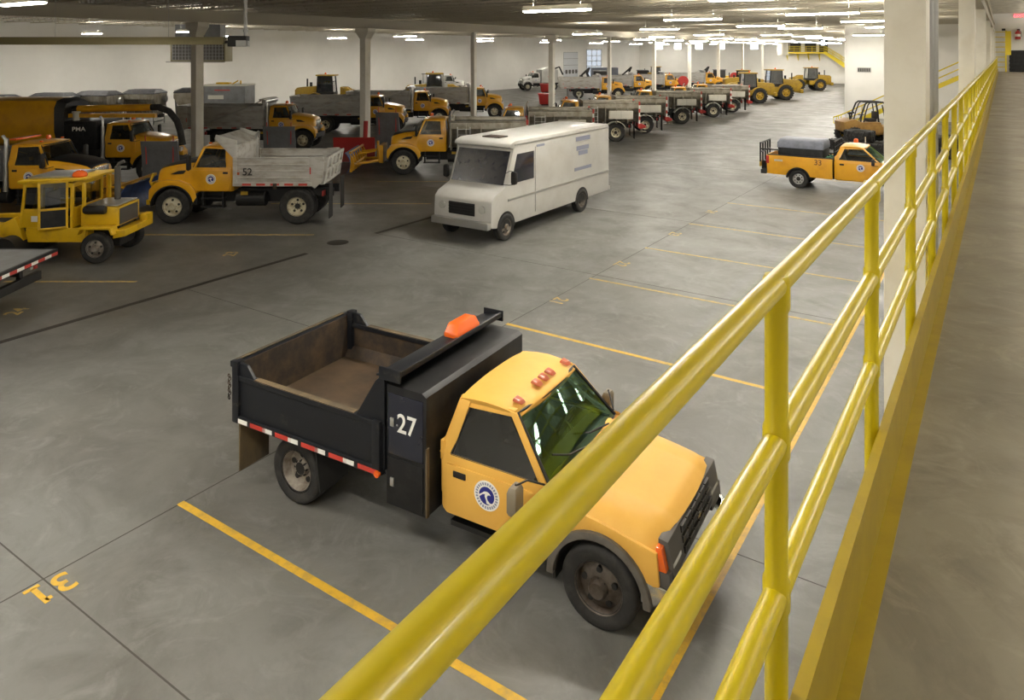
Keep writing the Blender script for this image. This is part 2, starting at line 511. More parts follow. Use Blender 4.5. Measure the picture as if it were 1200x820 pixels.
# openings in the far walls
def win(name, x0, x1, y0, y1, z0, z1, m):
    struct(MB().box(x0, x1, y0, y1, z0, z1).obj(name, m, smooth=0))
win('door_1', XL, XL + 0.06, 112.6, 117.8, 0, 5.7, 'doorpanel')
f = MB()
for k in range(5):
    f.box(XL + 0.06, XL + 0.09, 112.6, 117.8, k * 1.15 + 1.10, k * 1.15 + 1.15)
for k in range(4):
    f.box(XL + 0.06, XL + 0.10, 113.2 + k * 1.2, 113.9 + k * 1.2, 1.9, 2.6)
struct(f.obj('door_1_trim', 'plasgrey', smooth=0))
win('door_2', XL, XL + 0.04, 121.2, 127.2, 0, 6.2, 'daydim')
f = MB()
for z in (0, 1.0, 2.0, 3.0, 4.0, 5.0, 6.1):
    f.box(XL + 0.04, XL + 0.1, 121.2, 127.2, z, z + 0.13)
for y in (121.1, 123.1, 125.1, 127.0):
    f.box(XL + 0.04, XL + 0.1, y, y + 0.16, 0, 6.3)
struct(f.obj('door_2_trim', 'galv', smooth=0))
for k, xx in enumerate((-60.5, -56.5, -52.0, -47.5, -41.0, -35.2)):
    win('window_%d' % (k + 1), xx, xx + 1.5, YB - 0.04, YB, 6.3, 7.5, 'day')
    struct(MB().box(xx - 0.1, xx, YB - 0.08, YB, 6.2, 7.6).box(xx + 1.5, xx + 1.6, YB - 0.08, YB, 6.2, 7.6).obj('window_%d_frame' % (k + 1), 'housing', smooth=0))
win('trim_1', -11.85, -11.8, 71.44, 71.5, 0, DECKZ, 'wall')
# ---------------------------------------------------------------- ceiling lights
def make_light(m, label):
    t = thing('ceiling_light', label, 'light', group='long fluorescent ceiling lights')
    MB().prism([(-0.10, 0.16), (0.10, 0.16), (0.17, 0.02), (0.17, 0.0), (-0.17, 0.0), (-0.17, 0.02)], 'x', -1.24, 1.24).obj('housing', 'housing', t, bev=0.008)
    MB().prism([(-0.155, 0.0), (0.155, 0.0), (0.14, -0.045), (-0.14, -0.045)], 'x', -1.2, 1.2).obj('diffuser', m, t, smooth=0)
    MB().add([(-1.2, -.07, .1605), (1.2, -.07, .1605), (1.2, .07, .1605), (-1.2, .07, .1605)], [(0, 1, 2, 3)]).obj('added_uplight', 'lampup', t, smooth=0)  # unseen glowing strip added on top to brighten the ceiling
    for x in (-0.9, 0.9):
        MB().cyl((x, 0, 0.15), (x, 0, 1.7), 0.006, n=5).obj('hanger_wire', 'galv', t)
    return t
LL = 'long lit fluorescent fixture below the ceiling joists, walkway ones added as fill'
src = make_light('lamp', LL)
src2 = make_light('lampdim', LL)
src3 = make_light('lampmid', LL)
spots = [(-12, 3), (-12.5, -6), (-5.2, -6.5), (-5.2, 1.5), (-5.2, 10.5), (-5.2, 19), (-9.3, 67.5),
         (-12.2, 20.9), (-14.9, 70.7), (-58, 18), (-58, 29), (-58, 40), (-27, 51), (-27, 66)]
for y in (79, 88, 97, 106, 115, 124, 133, 140):
    spots += [(-15.5, y), (-24.5, y - 3), (-34, y - 1)]
for y in (50, 62, 76, 92, 108, 124, 137):
    spots += [(-45, y), (-57, y + 3)]
mids = [(-5.4, 28), (-4.9, 36), (-5.2, 45.2), (-5.2, 54), (-10.9, 30), (-10.7, 39.7), (-9.9, 45.2), (-17.4, 42.2), (-20.1, 59.2), (-15.5, 62.3), (-47, 30)]
dim_and_fill = [(-23.1, 9.6)] + [(3.4, y) for y in (-3, 3, 9, 15, 22, 29, 37, 45, 53, 61, 68)]  # row over the walkway is added fill, no fixtures known there
for k, (x, y) in enumerate(spots):
    place(src, (x, y, 7.25), 0, LL)
for k, (x, y) in enumerate(dim_and_fill):
    place(src2, (x, y, 7.25), 0, LL)
for k, (x, y) in enumerate(mids):
    place(src3, (x, y, 7.25), 0, LL)
for s_ in (src, src2, src3):
    for ch in list(s_.children):
        bpy.data.objects.remove(ch)
    bpy.data.objects.remove(s_)
# ---------------------------------------------------------------- walkway guardrail
g = thing('guardrail', 'yellow pipe guardrail running along the concrete walkway edge', 'railing', (-0.41, 0, MZ))
for nm, z in (('top_rail', 1.145), ('mid_rail', 0.805), ('mid_rail', 0.475)):
    MB().cyl((0, -1.5, z), (0, 70.1, z), 0.0255, n=20).obj(nm, 'rail', g)
prof = [(0, -.1), (.0245, -.1)]
for z in (.475, .805, 1.125):
    prof += [(.0245, z - .04), (.029, z - .03), (.029, z + .03), (.0245, z + .04)]
pm = MB().lathe(prof + [(0, 1.165)], ax='z', n=18).mesh('post', 'rail')
for k in range(-2, 49):
    link('post', pm, g, (0, 1.648 + 1.387 * k, 0))
MB().prism([(0.025, 0.25), (0.056, 0.25), (0.056, -0.03), (0.046, -0.03), (0.046, 0.235), (0.025, 0.235)], 'y', -1.5, 70.1).obj('toe_board', 'toe', g, smooth=0)
struct(MB().box(-0.37, -0.305, -1.5, 71, MZ - 0.05, MZ + 0.003).obj('trim_2', 'toe', smooth=0))
struct(MB().box(XR - 0.03, XR, -16, 71.5, MZ - 0.4, MZ - 0.01).obj('trim_3', 'stair', smooth=0))
# ================================================================ vehicle pieces
_c = {}
def cached(key, fn):
    if key not in _c:
        _c[key] = fn()
    return _c[key]

def tire_mesh(r, w, lug=0, rk=.52):
    def f():
        b = MB()
        ri = r * rk
        h = w / 2
        b.lathe([(ri, -h * .80), (r * .78, -h * .97), (r * .88, -h), (r * .965, -h * .88), (r, -h * .66), (r, -h * .30), (r * .982, -h * .28), (r * .982, -h * .2), (r, -h * .18),
                 (r, h * .18), (r * .982, h * .2), (r * .982, h * .28), (r, h * .30), (r, h * .66), (r * .965, h * .88), (r * .88, h), (r * .78, h * .97), (ri, h * .80)], n=44, closed=True)
        if lug:
            for i in range(lug):
                a = 2 * math.pi * i / lug
                for sg in (-1, 1):
                    a2 = a + (math.pi / lug if sg > 0 else 0)
                    q = []
                    for dr in (-0.03, 0.045 * r / .7):
                        for da, yy in ((0, 0.0), (0.09, 0.0), (0.09 - .16, h * sg), (-.16, h * sg)):
                            q.append(((r + dr) * math.cos(a2 + da), yy, (r + dr) * math.sin(a2 + da)))
                    b.loft([q[:4], q[4:]])
        return b.mesh('tire', 'rubber', smooth=40)
    return cached(('tire', r, w, lug, rk), f)

def rim_mesh(r, w, m, style, rk=.52):
    def f():
        b = MB()
        ri, h = r * (rk + .015), w / 2
        o = h * .80
        if style == 'deep':      # outer dual: dish lies deep inside
            d = -h * .35
            b.lathe([(ri, o), (ri * 1.03, o + .01), (ri * .97, o - .01), (ri * .90, d + .07), (ri * .82, d + .02), (ri * .42, d), (ri * .40, d + .03), (ri * .34, d + .06), (0, d + .06)], n=36)
            hy, hr, hs = d + .012, ri * .63, ri * .135
        elif style == 'convex':  # front: dish stands out, hub
            d = h * .5
            b.lathe([(ri, o), (ri * 1.04, o + .012), (ri * .95, o - .012), (ri * .90, o - .06), (ri * .80, d - .02), (ri * .48, d + .03), (ri * .42, d + .03), (ri * .37, d + .08), (ri * .3, d + .10), (0, d + .10)], n=36)
            hy, hr, hs = d + .006, ri * .66, ri * .125
        else:                    # car style
            d = h * .45
            b.lathe([(ri, o), (ri * 1.03, o + .01), (ri * .92, o - .02), (ri * .86, d), (ri * .5, d + .02), (ri * .3, d + .015), (ri * .27, d + .05), (0, d + .05)], n=32)
            hy, hr, hs = d + .012, ri * .68, ri * .11
        b.mi(1)
        for i in range(5 if style != 'car' else 8):
            a = 2 * math.pi * i / (5 if style != 'car' else 8) + 0.3
            b.cyl((hr * math.cos(a), hy - .03, hr * math.sin(a)), (hr * math.cos(a), hy + .012, hr * math.sin(a)), hs, n=14)
        b.cyl((0, hy, 0), (0, hy + (.07 if style == 'convex' else .05), 0), ri * .40, ri * .30, n=16)
        for i in range(8):
            a = 2 * math.pi * i / 8
            q = ri * (.36 if style != 'car' else .2)
            b.cyl((q * math.cos(a), hy, q * math.sin(a)), (q * math.cos(a), hy + .05, q * math.sin(a)), .014, n=6)
        return b.mesh('rim', [m, 'chassis'], smooth=40)
    return cached(('rim', r, w, m, style, rk), f)

def wheel(root, x, y, r, w, m, style='convex', lug=0, dual=False, zc=None, rk=.52):
    s = 1 if y > 0 else -1
    t = link('wheel', tire_mesh(r, w, lug, rk), root, (x, y, r if zc is None else zc), 0 if s > 0 else math.pi)
    link('rim', rim_mesh(r, w, m, style, rk), t)
    if dual:
        link('inner_tire', tire_mesh(r, w, lug, rk), t, (0, -w * 1.12, 0))
    return t

def emblem(root, x, y, z, r, tilt=0.0):
    """round white door seal: blue disc with a white wave, ring of grey lettering"""
    def f():
        b = MB()
        b.lathe([(0, 0.0), (r, 0.0), (r, 0.006), (0, 0.006)], n=36)
        b.mi(1).lathe([(0, 0.006), (r * .60, 0.006), (r * .60, 0.009), (0, 0.009)], n=30)
        b.mi(2)
        for i in range(26):
            a = 2 * math.pi * i / 26
            c, s_ = math.cos(a), math.sin(a)
            q = [((r * k) * c - dt * s_, 0, (r * k) * s_ + dt * c) for k, dt in ((.70, -r * .055), (.70, r * .055), (.88, r * .065), (.88, -r * .065))]
            b.loft([[(p[0], .006, p[2]) for p in q], [(p[0], .008, p[2]) for p in q]])
        b.mi(0)
        wv = [(-.58, -.02), (-.40, .08), (-.22, .24), (.0, .30), (.2, .24), (.33, .10), (.22, .12), (.08, .06), (.02, -.08), (.08, -.26), (.26, -.42), (.50, -.40), (.30, -.52), (.0, -.50), (-.02, -.30),
              (-.14, -.06), (-.12, .10), (-.3, .06), (-.46, -.08), (-.58, -.16)]
        b.prism([(-px * r, pz * r) for px, pz in wv], 'y', .009, .0115)
        return b.mesh('door_emblem', ['white', 'blue', 'inkgrey'], smooth=30)
    o = link('door_emblem', cached(('emb', r), f), root, (x, y, z), 0 if y > 0 else math.pi)
    o['label'] = 'round white seal with a blue wave'
    return o

def mirror_west(root, x, y, z, m, hgt=0.34, out=0.28):
    """big truck mirror on bent arms"""
    s = 1 if y > 0 else -1
    b = MB()
    b.loft([[(x + dx * k, y + s * (out + dy * k), z + dz) for dx, dy in ((-.05, -.10), (.06, -.085), (.06, .085), (-.05, .10))] for dz, k in ((-hgt / 2, .75), (-hgt / 2 + .05, 1), (hgt / 2 - .05, 1), (hgt / 2, .75))])
    o = b.obj('mirror', m, root, bev=.02)
    a = MB()
    for dz in (-hgt * .55, hgt * .55):
        a.tube([(x + .2, y - s * .02, z + dz * .7 - .05), (x + .08, y + s * out * .55, z + dz), (x + .01, y + s * out, z + dz * .9)], .011, n=6)
    a.tube([(x + .01, y + s * out, z - hgt * .55), (x + .01, y + s * out, z + hgt * .55)], .011, n=6)
    a.obj('mirror_arm', 'chassis', o)
    return o

def cab(root, P, paint, glz='glassdark', ws='glassgreen', parts=True):
    """open truck cab. P: xf front of tub, xb back, z0 rocker, zs sill, zt roof, W half width, wt half width at roof, xa1 roof front, xb1 roof back, xa0 windshield base"""
    xf, xb, z0, zs, zt, W, wt, xa0, xa1, xb1 = (P[k] for k in ('xf', 'xb', 'z0', 'zs', 'zt', 'W', 'wt', 'xa0', 'xa1', 'xb1'))
    c = 0.06
    def foot(k, inset, z, xfe=0.0):
        a, d = W * k, c
        return [(xf + xfe, -a + d, z), (xf + xfe, a - d, z), (xf + xfe - d, a, z), (xb + inset + d, a, z), (xb + inset, a - d, z), (xb + inset, -a + d, z), (xb + inset + d, -a, z), (xf + xfe - d, -a, z)]
    b = MB()
    zm = z0 + (zs - z0) * .28
    b.loft([foot(.955, 0.03, z0), foot(.985, 0.0, z0 + .06), foot(.985, 0, zm), foot(1.0, 0, zm + .03), foot(1.0, 0, zs - .12), foot(.975, .02, zs)], caps=False)
    bw = P.get('bw', .16)
    for s in (-1, 1):
        ysb, yst = s * W * .975, s * wt
        th = .05
        def pil(x0, w0, x1, w1, zb=zs - .02, zz=zt - .05):
            b.loft([[(x0, ysb - s * th, zb), (x0 + w0, ysb - s * th, zb), (x0 + w0, ysb, zb), (x0, ysb, zb)], [(x1, yst - s * th, zz), (x1 + w1, yst - s * th, zz), (x1 + w1, yst, zz), (x1, yst, zz)]])
        pil(xa0 - .09, .09, xa1 - .07, .09)
        pil(xb, bw, xb1, bw * .9)
        # header above the side window
        b.loft([[(xb1, yst - s * .06, zt - .14), (xb1, yst + s * .005, zt - .14), (xb1, yst - s * .02, zt - .03), (xb1, yst - s * .08, zt - .03)], [(xa1, yst - s * .06, zt - .10), (xa1, yst + s * .005, zt - .10), (xa1, yst - s * .02, zt - .03), (xa1, yst - s * .08, zt - .03)]])
    # back wall around the rear window
    b.box(xb + .01, xb + .06, -W * .97, W * .97, zs - .1, zs + .12)
    b.loft([[(xb + .01, yy, zs), (xb + .06, yy, zs), (xb + .06, yy + .3 * q, zs), (xb + .01, yy + .3 * q, zs)] if k == 0 else [(xb1, yy * wt / W, zt - .04), (xb1 + .05, yy * wt / W, zt - .04), (xb1 + .05, (yy + .3 * q) * wt / W, zt - .04), (xb1, (yy + .3 * q) * wt / W, zt - .04)] for k in (0, 1) for yy, q in ((-W * .96, 1),)])
    b.loft([[(xb + .01, W * .96 - .3, zs), (xb + .06, W * .96 - .3, zs), (xb + .06, W * .96, zs), (xb + .01, W * .96, zs)], [(xb1, (W * .96 - .3) * wt / W, zt - .04), (xb1 + .05, (W * .96 - .3) * wt / W, zt - .04), (xb1 + .05, W * .96 * wt / W, zt - .04), (xb1, W * .96 * wt / W, zt - .04)]])
    # roof
    secs = []
    cr = P.get('crown', .055)
    for x, k, dz in ((xb1 - .03, .93, -.045), (xb1 + .02, 1.0, 0), (xb1 + .2, 1.01, .022), ((xb1 + xa1) / 2, 1.01, .03), (xa1 - .18, 1.0, .015), (xa1 - .02, .98, -.015), (xa1 + .05, .94, -.055)):
        yw = (wt + .012) * k
        top = [(x + (.06 * (1 - (t / 6) ** 2) if x > xa1 - .03 else 0), yw * t / 6, zt - .04 + dz + cr * (1 - abs(t / 6) ** 2.6)) for t in range(-6, 7)]
        bot = [(x + (.06 * (1 - (t / 6) ** 2) if x > xa1 - .03 else 0), yw * t / 6 * .97, zt - .085 + dz * .5) for t in (6, 3, 0, -3, -6)]
        secs.append(top + bot)
    b.loft(secs)
    # lower windshield cowl
    b.box(xf - .16, xf, -W * .95, W * .95, zs - .12, zs - .03)
    body = b.obj('cab', paint, root, bev=.008, smooth=38)
    i = MB()
    i.box(xb + .07, xf - .08, -W * .93, W * .93, z0 + .08, z0 + .16)
    i.box(xb + .065, xb + .08, -W * .9, W * .9, z0 + .1, zs)
    for s in (-1, 1):
        i.box(xb + .1, xf - .1, s * W * .93 - .02, s * W * .93 + .02, z0 + .1, zs - .05)
    i.box(xf - .45, xf - .10, -W * .9, W * .9, zs - .38, zs - .06)
    i.obj('dashboard', 'seat', root, bev=.03)
    sb = MB()
    for yy in (-W * .48, W * .48):
        sb.box(xb + .3, xb + .8, yy - .36, yy + .36, z0 + .3, z0 + .5)
        sb.loft([[(xb + .18, yy - .34, z0 + .45), (xb + .34, yy - .34, z0 + .45), (xb + .34, yy + .34, z0 + .45), (xb + .18, yy + .34, z0 + .45)], [(xb + .10, yy - .3, zs + .22), (xb + .2, yy - .3, zs + .22), (xb + .2, yy + .3, zs + .22), (xb + .10, yy + .3, zs + .22)]])
    sb.obj('seat', 'seat', root, bev=.04)
    st = MB()
    cx, cy, cz = xf - .56, W * .45, zs - .02
    ring = [(cx + .17 * math.sin(a) * .45, cy + .19 * math.cos(a), cz + .19 * math.sin(a) * .9) for a in [2 * math.pi * k / 16 for k in range(17)]]
    st.tube(ring, .016, n=6)
    st.tube([(cx, cy, cz), (cx + .25, cy, cz - .25)], .025, n=6)
    st.obj('steering_wheel', 'chassis', root)
    # glass
    bow = P.get('bow', .07)
    zb, zz = zs - .02, zt - .06
    yb, yt = W * .93, wt * .95
    gl = MB().grid(lambda u, v: (xa0 + .012 + (xa1 - xa0) * u + bow * (1 - (2 * v - 1) ** 2), (yb + (yt - yb) * u) * (2 * v - 1), zb + (zz - zb) * u), 4, 10)
    g = gl.obj('windshield', ws, root)
    sl = MB()
    per = [(xa0 + .018 + (xa1 - xa0) * u + bow * (1 - (2 * v - 1) ** 2), (yb + (yt - yb) * u) * (2 * v - 1), zb + (zz - zb) * u) for u, v in [(0, k / 10) for k in range(11)] + [(1, 1 - k / 10) for k in range(11)] + [(0, 0)]]
    sl.tube(per, .02, n=6)
    sl.obj('windshield_seal', 'chassis', g)
    for s in (-1, 1):
        y0, y1 = s * (W * .975 - .012), s * (wt - .012)
        q = [(xb + bw - .01, y0, zs - .01), (xa0 - .075, y0, zs - .01), (xa1 - .06, y1, zt - .1), (xb1 + bw * .9 - .01, y1, zt - .13)]
        g = MB().add(q, [(0, 1, 2, 3)]).obj('side_window', glz, root)
        MB().tube(q + [q[0]], .016, n=6).obj('window_seal', 'chassis', g)
    MB().add([(xb + .035, -W * .66, zs + .1), (xb + .035, W * .66, zs + .1), (xb1 + .03, W * .6, zt - .12), (xb1 + .03, -W * .6, zt - .12)], [(0, 1, 2, 3)]).obj('rear_window', glz, root)
    return body

def door_panel(root, P, paint, handle='chassis', hx=None):
    """thin raised door skin with handle on both sides"""
    for s in (-1, 1):
        yy = s * P['W'] * 1.0
        x0, x1 = P['xb'] + .12, P['xf'] - .02
        z0, z1 = P['z0'] + .04, P['zs'] - .1
        d = MB().prism([(x0, z0), (x1, z0), (x1, z1), (x0, z1)], 'y', yy - s * .02, yy + s * .012).obj('door', paint, root, bev=.01)
        h = MB()
        hx_ = x0 + .10 if hx is None else hx
        hz = P['zs'] - .19
        h.box(hx_, hx_ + .17, yy + s * .008, yy + s * .026, hz - .035, hz + .035)
        h.obj('handle', handle, d, bev=.012)
# ================================================================ the near dump truck, number 27
P27 = dict(xf=-.48, xb=-2.0, z0=.58, zs=1.28, zt=1.90, W=.97, wt=.76, xa0=-.60, xa1=-1.10, xb1=-1.84, crown=.06, bw=.17)
t = thing('dump_truck', 'yellow cab dump truck numbered 27 with empty black rusty bed, nearest the railing', 'dump truck', (-3.50, 7.70, 0), R(3.5))
cab(t, P27, 'yel27')
door_panel(t, P27, 'yel27')
for s in (-1, 1):
    emblem(t, -1.33, s * .978, .97, .165)
def hoodf(u, v):
    q = abs(2 * v - 1)
    zc = 1.30 - .14 * u - .03 * u ** 3
    z = zc - .025 * q * q
    if q > .74:
        z -= ((q - .74) / .26) ** 2 * .14
    if .6 < q < .74:
        z += .012
    if u > .86:
        z -= ((u - .86) / .14) ** 2 * .06
    return (-.64 + 1.26 * u + .09 * u * (1 - q * q), .968 * (2 * v - 1) * (1 - .05 * u ** 4), z)
hb = MB().grid(hoodf, 26, 36)
hb.obj('hood', 'yel27', t, smooth=50)
wp = MB()
for y0, y1 in ((.55, -.1), (-.05, -.62)):
    wp.tube([(-.52, y0, 1.31), (-.60, (y0 * .4 + y1 * .6), 1.35), (-.70, y1, 1.43)], .011, n=6)
wp.obj('wiper', 'chassis', t)
for s in (-1, 1):
    arch = [(.50 * math.cos(R(a)), .42 + .50 * math.sin(R(a))) for a in range(24, 157, 6)]
    pts = [(.62, .98), (.645, .66), (.47, .62)] + arch + [(-.47, .60), (-.485, .60), (-.485, 1.15), (0, 1.10)]
    f = MB().prism(pts, 'y', s * .925, s * .967).obj('fender', 'yel27', t, bev=.012)
    MB().arc(0, .42, .495, .575, s * .93, s * 1.015, 0, 180, 22).obj('fender_flare', 'flare', f, bev=.014)
    MB().arc(0, .42, .50, .53, s * .35, s * .95, -5, 190, 14).obj('wheel_well', 'chassis', f)
gr = MB()
gr.prism([(.60, 1.075), (.70, 1.06), (.765, .72), (.60, .66)], 'y', -.86, .86)
gr.mi(1)
for k in range(3):
    z = 1.0 - k * .10
    for y in range(-3, 3):
        gr.box(.70 + k * .018, .735 + k * .02, y * .17 + .012, y * .17 + .158, z - .042, z + .036)
gr.mi(2).box(.755, .772, -.06, .06, .875, .905).box(.755, .772, -.025, .025, .862, .918)
gr.obj('grille', ['plasgrey', 'chassis', 'rimyel'], t, bev=.008)
for s in (-1, 1):
    MB().prism([(.67, .99), (.735, .86), (.755, .80), (.62, .80), (.60, .99)], 'y', s * .56, s * .83).obj('headlight', 'headlamp', t, bev=.01)
    MB().prism([(.60, 1.03), (.66, 1.02), (.71, .80), (.58, .80)], 'y', s * .845, s * .935).obj('marker_light', 'orange', t, bev=.012)
    MB().prism([(.52, .80), (.74, .80), (.76, .63), (.52, .63)], 'y', s * .55, s * .935).obj('light_surround', 'plasgrey', t, bev=.012)
bp = MB()
bp.loft([[(x, y, z0), (x + .07, y, z0 + .01), (x + .07, y, z0 + .19), (x, y, z0 + .21)] for x, y, z0 in ((.46, -.975, .46), (.66, -.95, .455), (.80, -.80, .44), (.86, -.4, .43), (.875, 0, .43), (.86, .4, .43), (.80, .80, .44), (.66, .95, .455), (.46, .975, .46))])
bp.obj('front_bumper', 'chrome', t, bev=.015)
for k, y in enumerate((-.60, -.17, 0, .17, .60)):
    dz = -.035 if abs(y) > .4 else 0
    cl = MB().loft([[(-1.20, y - .055, 1.955), (-1.20, y + .055, 1.955), (-1.07, y + .05, 1.93), (-1.07, y - .05, 1.93)], [(-1.18, y - .045, 1.992), (-1.18, y + .045, 1.992), (-1.10, y + .035, 1.972), (-1.10, y - .035, 1.972)]]).obj('clearance_light', 'amber', t, bev=.012)
    cl.location = (0, 0, dz)
for s in (-1, 1):
    mirror_west(t, -.82, s * .97, 1.22, 'plaswarm', .30, .27)
    wheel(t, 0, s * .86, .42, .23, 'rimdark', 'convex', rk=.60)
    wheel(t, -4.25, s * .92, .42, .22, 'rimgrey', 'deep', dual=True, rk=.61)
ch = MB()
for s in (-1, 1):
    ch.box(-5.25, .6, s * .40 - .035, s * .40 + .035, .60, .80)
for x in (-5.1, -3.2, -1.5, .4):
    ch.box(x - .05, x + .05, -.4, .4, .62, .78)
ch.cyl((-4.25, -.8, .42), (-4.25, .8, .42), .07).cyl((0, -.75, .40), (0, .75, .40), .06).lathe([(0, -.16), (.15, -.1), (.17, 0), (.15, .1), (0, .16)], c=(-4.25, 0, .42))
ch.box(-1.9, -.6, -.86, -.72, .40, .46).box(-1.9, -.6, .72, .86, .40, .46)
ch.obj('chassis', 'chassis', t)
# toolbox between cab and bed
tb = MB()
tb.prism([(-2.64, .56), (-2.06, .56), (-2.06, 1.93), (-2.12, 1.97), (-2.64, 1.97)], 'y', -1.12, 1.12)
tbo = tb.obj('toolbox', 'black', t, bev=.008)
for s in (-1, 1):
    d = MB().box(-2.61, -2.10, s * 1.115, s * 1.135, 1.17, 1.88).obj('toolbox_door', 'navy', tbo, bev=.012)
    d2 = MB().box(-2.61, -2.10, s * 1.115, s * 1.135, .60, 1.13).obj('toolbox_door', 'black', tbo, bev=.012)
    MB().box(-2.57, -2.515, s * 1.13, s * 1.15, 1.50, 1.60).box(-2.48, -2.46, s * 1.13, s * 1.143, 1.52, 1.54).obj('latch', 'alu', tbo, bev=.006)
    MB().box(-2.57, -2.515, s * 1.13, s * 1.15, .80, .90).obj('latch', 'alu', tbo, bev=.006)
    lettering('unit_number', '27', .31, 'white', tbo, (-2.33, s * 1.138, 1.55), (R(90), 0, 0 if s < 0 else math.pi), .92)
MB().box(-2.072, -2.05, -1.12, -1.075, .56, 1.35).obj('mud_streak', 'mud', tbo)
# bed
X0, X1, Z0, Z1 = -5.28, -2.70, .93, 1.50
bd = MB()
bd.box(X0, X1, -1.10, 1.10, .92, .98)
for s in (-1, 1):
    a, b_ = s * 1.10, s * 1.15
    bd.box(X0, X1, min(a, b_), max(a, b_), Z0, Z1)
    bd.box(X0, X1, min(s * 1.06, s * 1.17), max(s * 1.06, s * 1.17), Z1 - .05, Z1 + .015)
    bd.box(X0, X1, min(s * 1.08, s * 1.18), max(s * 1.08, s * 1.18), Z0 - .05, Z0 + .05)
    for x in (X0, X1 - .12):
        bd.box(x, x + .12, min(s * 1.08, s * 1.185), max(s * 1.08, s * 1.185), Z0 - .05, Z1 + .02)
    bd.prism([(X0 + .0, Z1), (X0 + .40, Z1), (X0 + .24, Z1 + .17), (X0 + .0, Z1 + .19)], 'y', s * 1.09, s * 1.14)
    bd.prism([(X1, Z1 - .02), (X1 - .42, Z1 - .02), (X1 - .10, 1.98), (X1 + .04, 2.10), (X1 + .04, Z1)], 'y', s * 1.09, s * 1.14)
    bd.box(X0 - .01, X0 + .10, min(s * 1.05, s * 1.18), max(s * 1.05, s * 1.18), Z0 - .05, Z1 + .20)
bd.box(X1 - .03, X1 + .03, -1.12, 1.12, Z0, 2.06)
for y in (-.7, 0, .7):
    bd.box(X1 + .02, X1 + .06, y - .04, y + .04, Z0, 2.0)
bed = bd.obj('dump_bed', 'bedblack', t, bev=.012)
ins = MB()
ins.box(X0 + .02, X1 - .035, -1.095, 1.095, .98, .995)
ins.obj('bed_floor', 'rustfloor', bed)
ins = MB()
for s in (-1, 1):
    ins.add([(X0, s * 1.095, .985), (X1 - .03, s * 1.095, .985), (X1 - .03, s * 1.09, Z1 + .01), (X0, s * 1.09, Z1 + .01)], [(0, 1, 2, 3)])
    ins.loft([[(X0 + .02, s * 1.095, .99), (X1 - .04, s * 1.095, .99), (X1 - .04, s * 1.095, 1.15), (X0 + .02, s * 1.095, 1.15)], [(X0 + .02, s * .98, .99), (X1 - .04, s * .98, .99), (X1 - .04, s * 1.09, 1.15), (X0 + .02, s * 1.09, 1.15)]])
ins.box(X1 - .045, X1 - .03, -1.09, 1.09, .985, 2.0)
ins.obj('bed_lining', 'rust', bed)
rim = MB()
for s in (-1, 1):
    rim.box(X0 + .41, X1 - .43, min(s * 1.07, s * 1.16), max(s * 1.07, s * 1.16), Z1 + .012, Z1 + .022)
rim.box(X0 - .10, X0 - .045, -1.04, 1.04, Z1 + .155, Z1 + .168)
rim.obj('worn_rim', 'mud', bed, smooth=0)
tg = MB().box(X0 - .07, X0 - .005, -1.06, 1.06, Z0 + .02, Z1 + .14)
for y in (-.75, -.25, .25, .75):
    tg.box(X0 - .11, X0 - .06, y - .05, y + .05, Z0, Z1 + .08)
tg.box(X0 - .12, X0 - .05, -1.12, 1.12, Z1 + .08, Z1 + .16)
tgo = tg.obj('tailgate', 'bedblack', bed, bev=.01)
MB().box(X0 - .006, X0 + .006, -1.055, 1.055, .99, Z1 + .13).obj('tailgate_lining', 'rust', tgo)
chn = MB()
for k in range(7):
    chn.lathe([(.018, -.006), (.03, 0), (.018, .006)], c=(X0 - .14, -1.12 + (k % 2) * .01, Z1 - .05 - k * .05), ax='x' if k % 2 else 'y', n=8, closed=True)
chn.obj('tailgate_chain', 'rust', tgo)
for s in (-1, 1):
    n = 10
    tp = MB()
    for k in range(n):
        tp.mi(k % 2)
        xa = X0 + .12 + (X1 - .10 - X0 - .12) * k / n
        wd = (X1 - .22 - X0) / n * (1.25 if k % 2 else .75)
        tp.box(xa, xa + wd * .98, min(s * 1.178, s * 1.186), max(s * 1.178, s * 1.186), Z0 - .035, Z0 + .02)
    tp.obj('reflective_tape', ['white', 'redtape'], bed, smooth=0)
    MB().cyl((X1 - .03, s * 1.17, Z0 - .02), (X1 - .03, s * 1.205, Z0 - .02), .04).obj('side_marker', 'orange', bed)
    MB().box(-5.22, -5.20, min(s * .62, s * 1.12), max(s * .62, s * 1.12), .20, .92).obj('mud_flap', 'mud', t)
    MB().loft([[(-3.72, s * .62, .36), (-3.72, s * 1.13, .36), (-3.70, s * 1.13, .36), (-3.70, s * .62, .36)], [(-3.80, s * .62, .92), (-3.80, s * 1.13, .92), (-3.78, s * 1.13, .92), (-3.78, s * .62, .92)]]).obj('mud_flap', 'chassis', t)
sh = MB()
sh.loft([[(X1 - .07, -1.16, 2.05), (X1 + .27, -1.16, 2.12), (X1 + .27, -1.16, 2.15), (X1 - .07, -1.16, 2.08)], [(X1 - .07, 1.16, 2.05), (X1 + .27, 1.16, 2.12), (X1 + .27, 1.16, 2.15), (X1 - .07, 1.16, 2.08)]])
sh.box(X1 + .24, X1 + .285, -1.16, 1.16, 2.09, 2.16)
for s in (-1, 1):
    sh.box(X1 - .02, X1 + .30, min(s * 1.14, s * 1.17), max(s * 1.14, s * 1.17), 2.03, 2.18)
sho = sh.obj('cab_shield', 'bedblack', bed, bev=.01)
be = MB()
be.loft([[(X1 + .16 + dx * k, .32 + dy * k, z) for dx, dy in ((-.11, -.27), (.11, -.27), (.11, .27), (-.11, .27))] for z, k in ((2.13, 1.0), (2.20, 1.0), (2.215, .93), (2.29, .80), (2.31, .70))])
be.obj('beacon_light', 'orange', t, bev=.02)
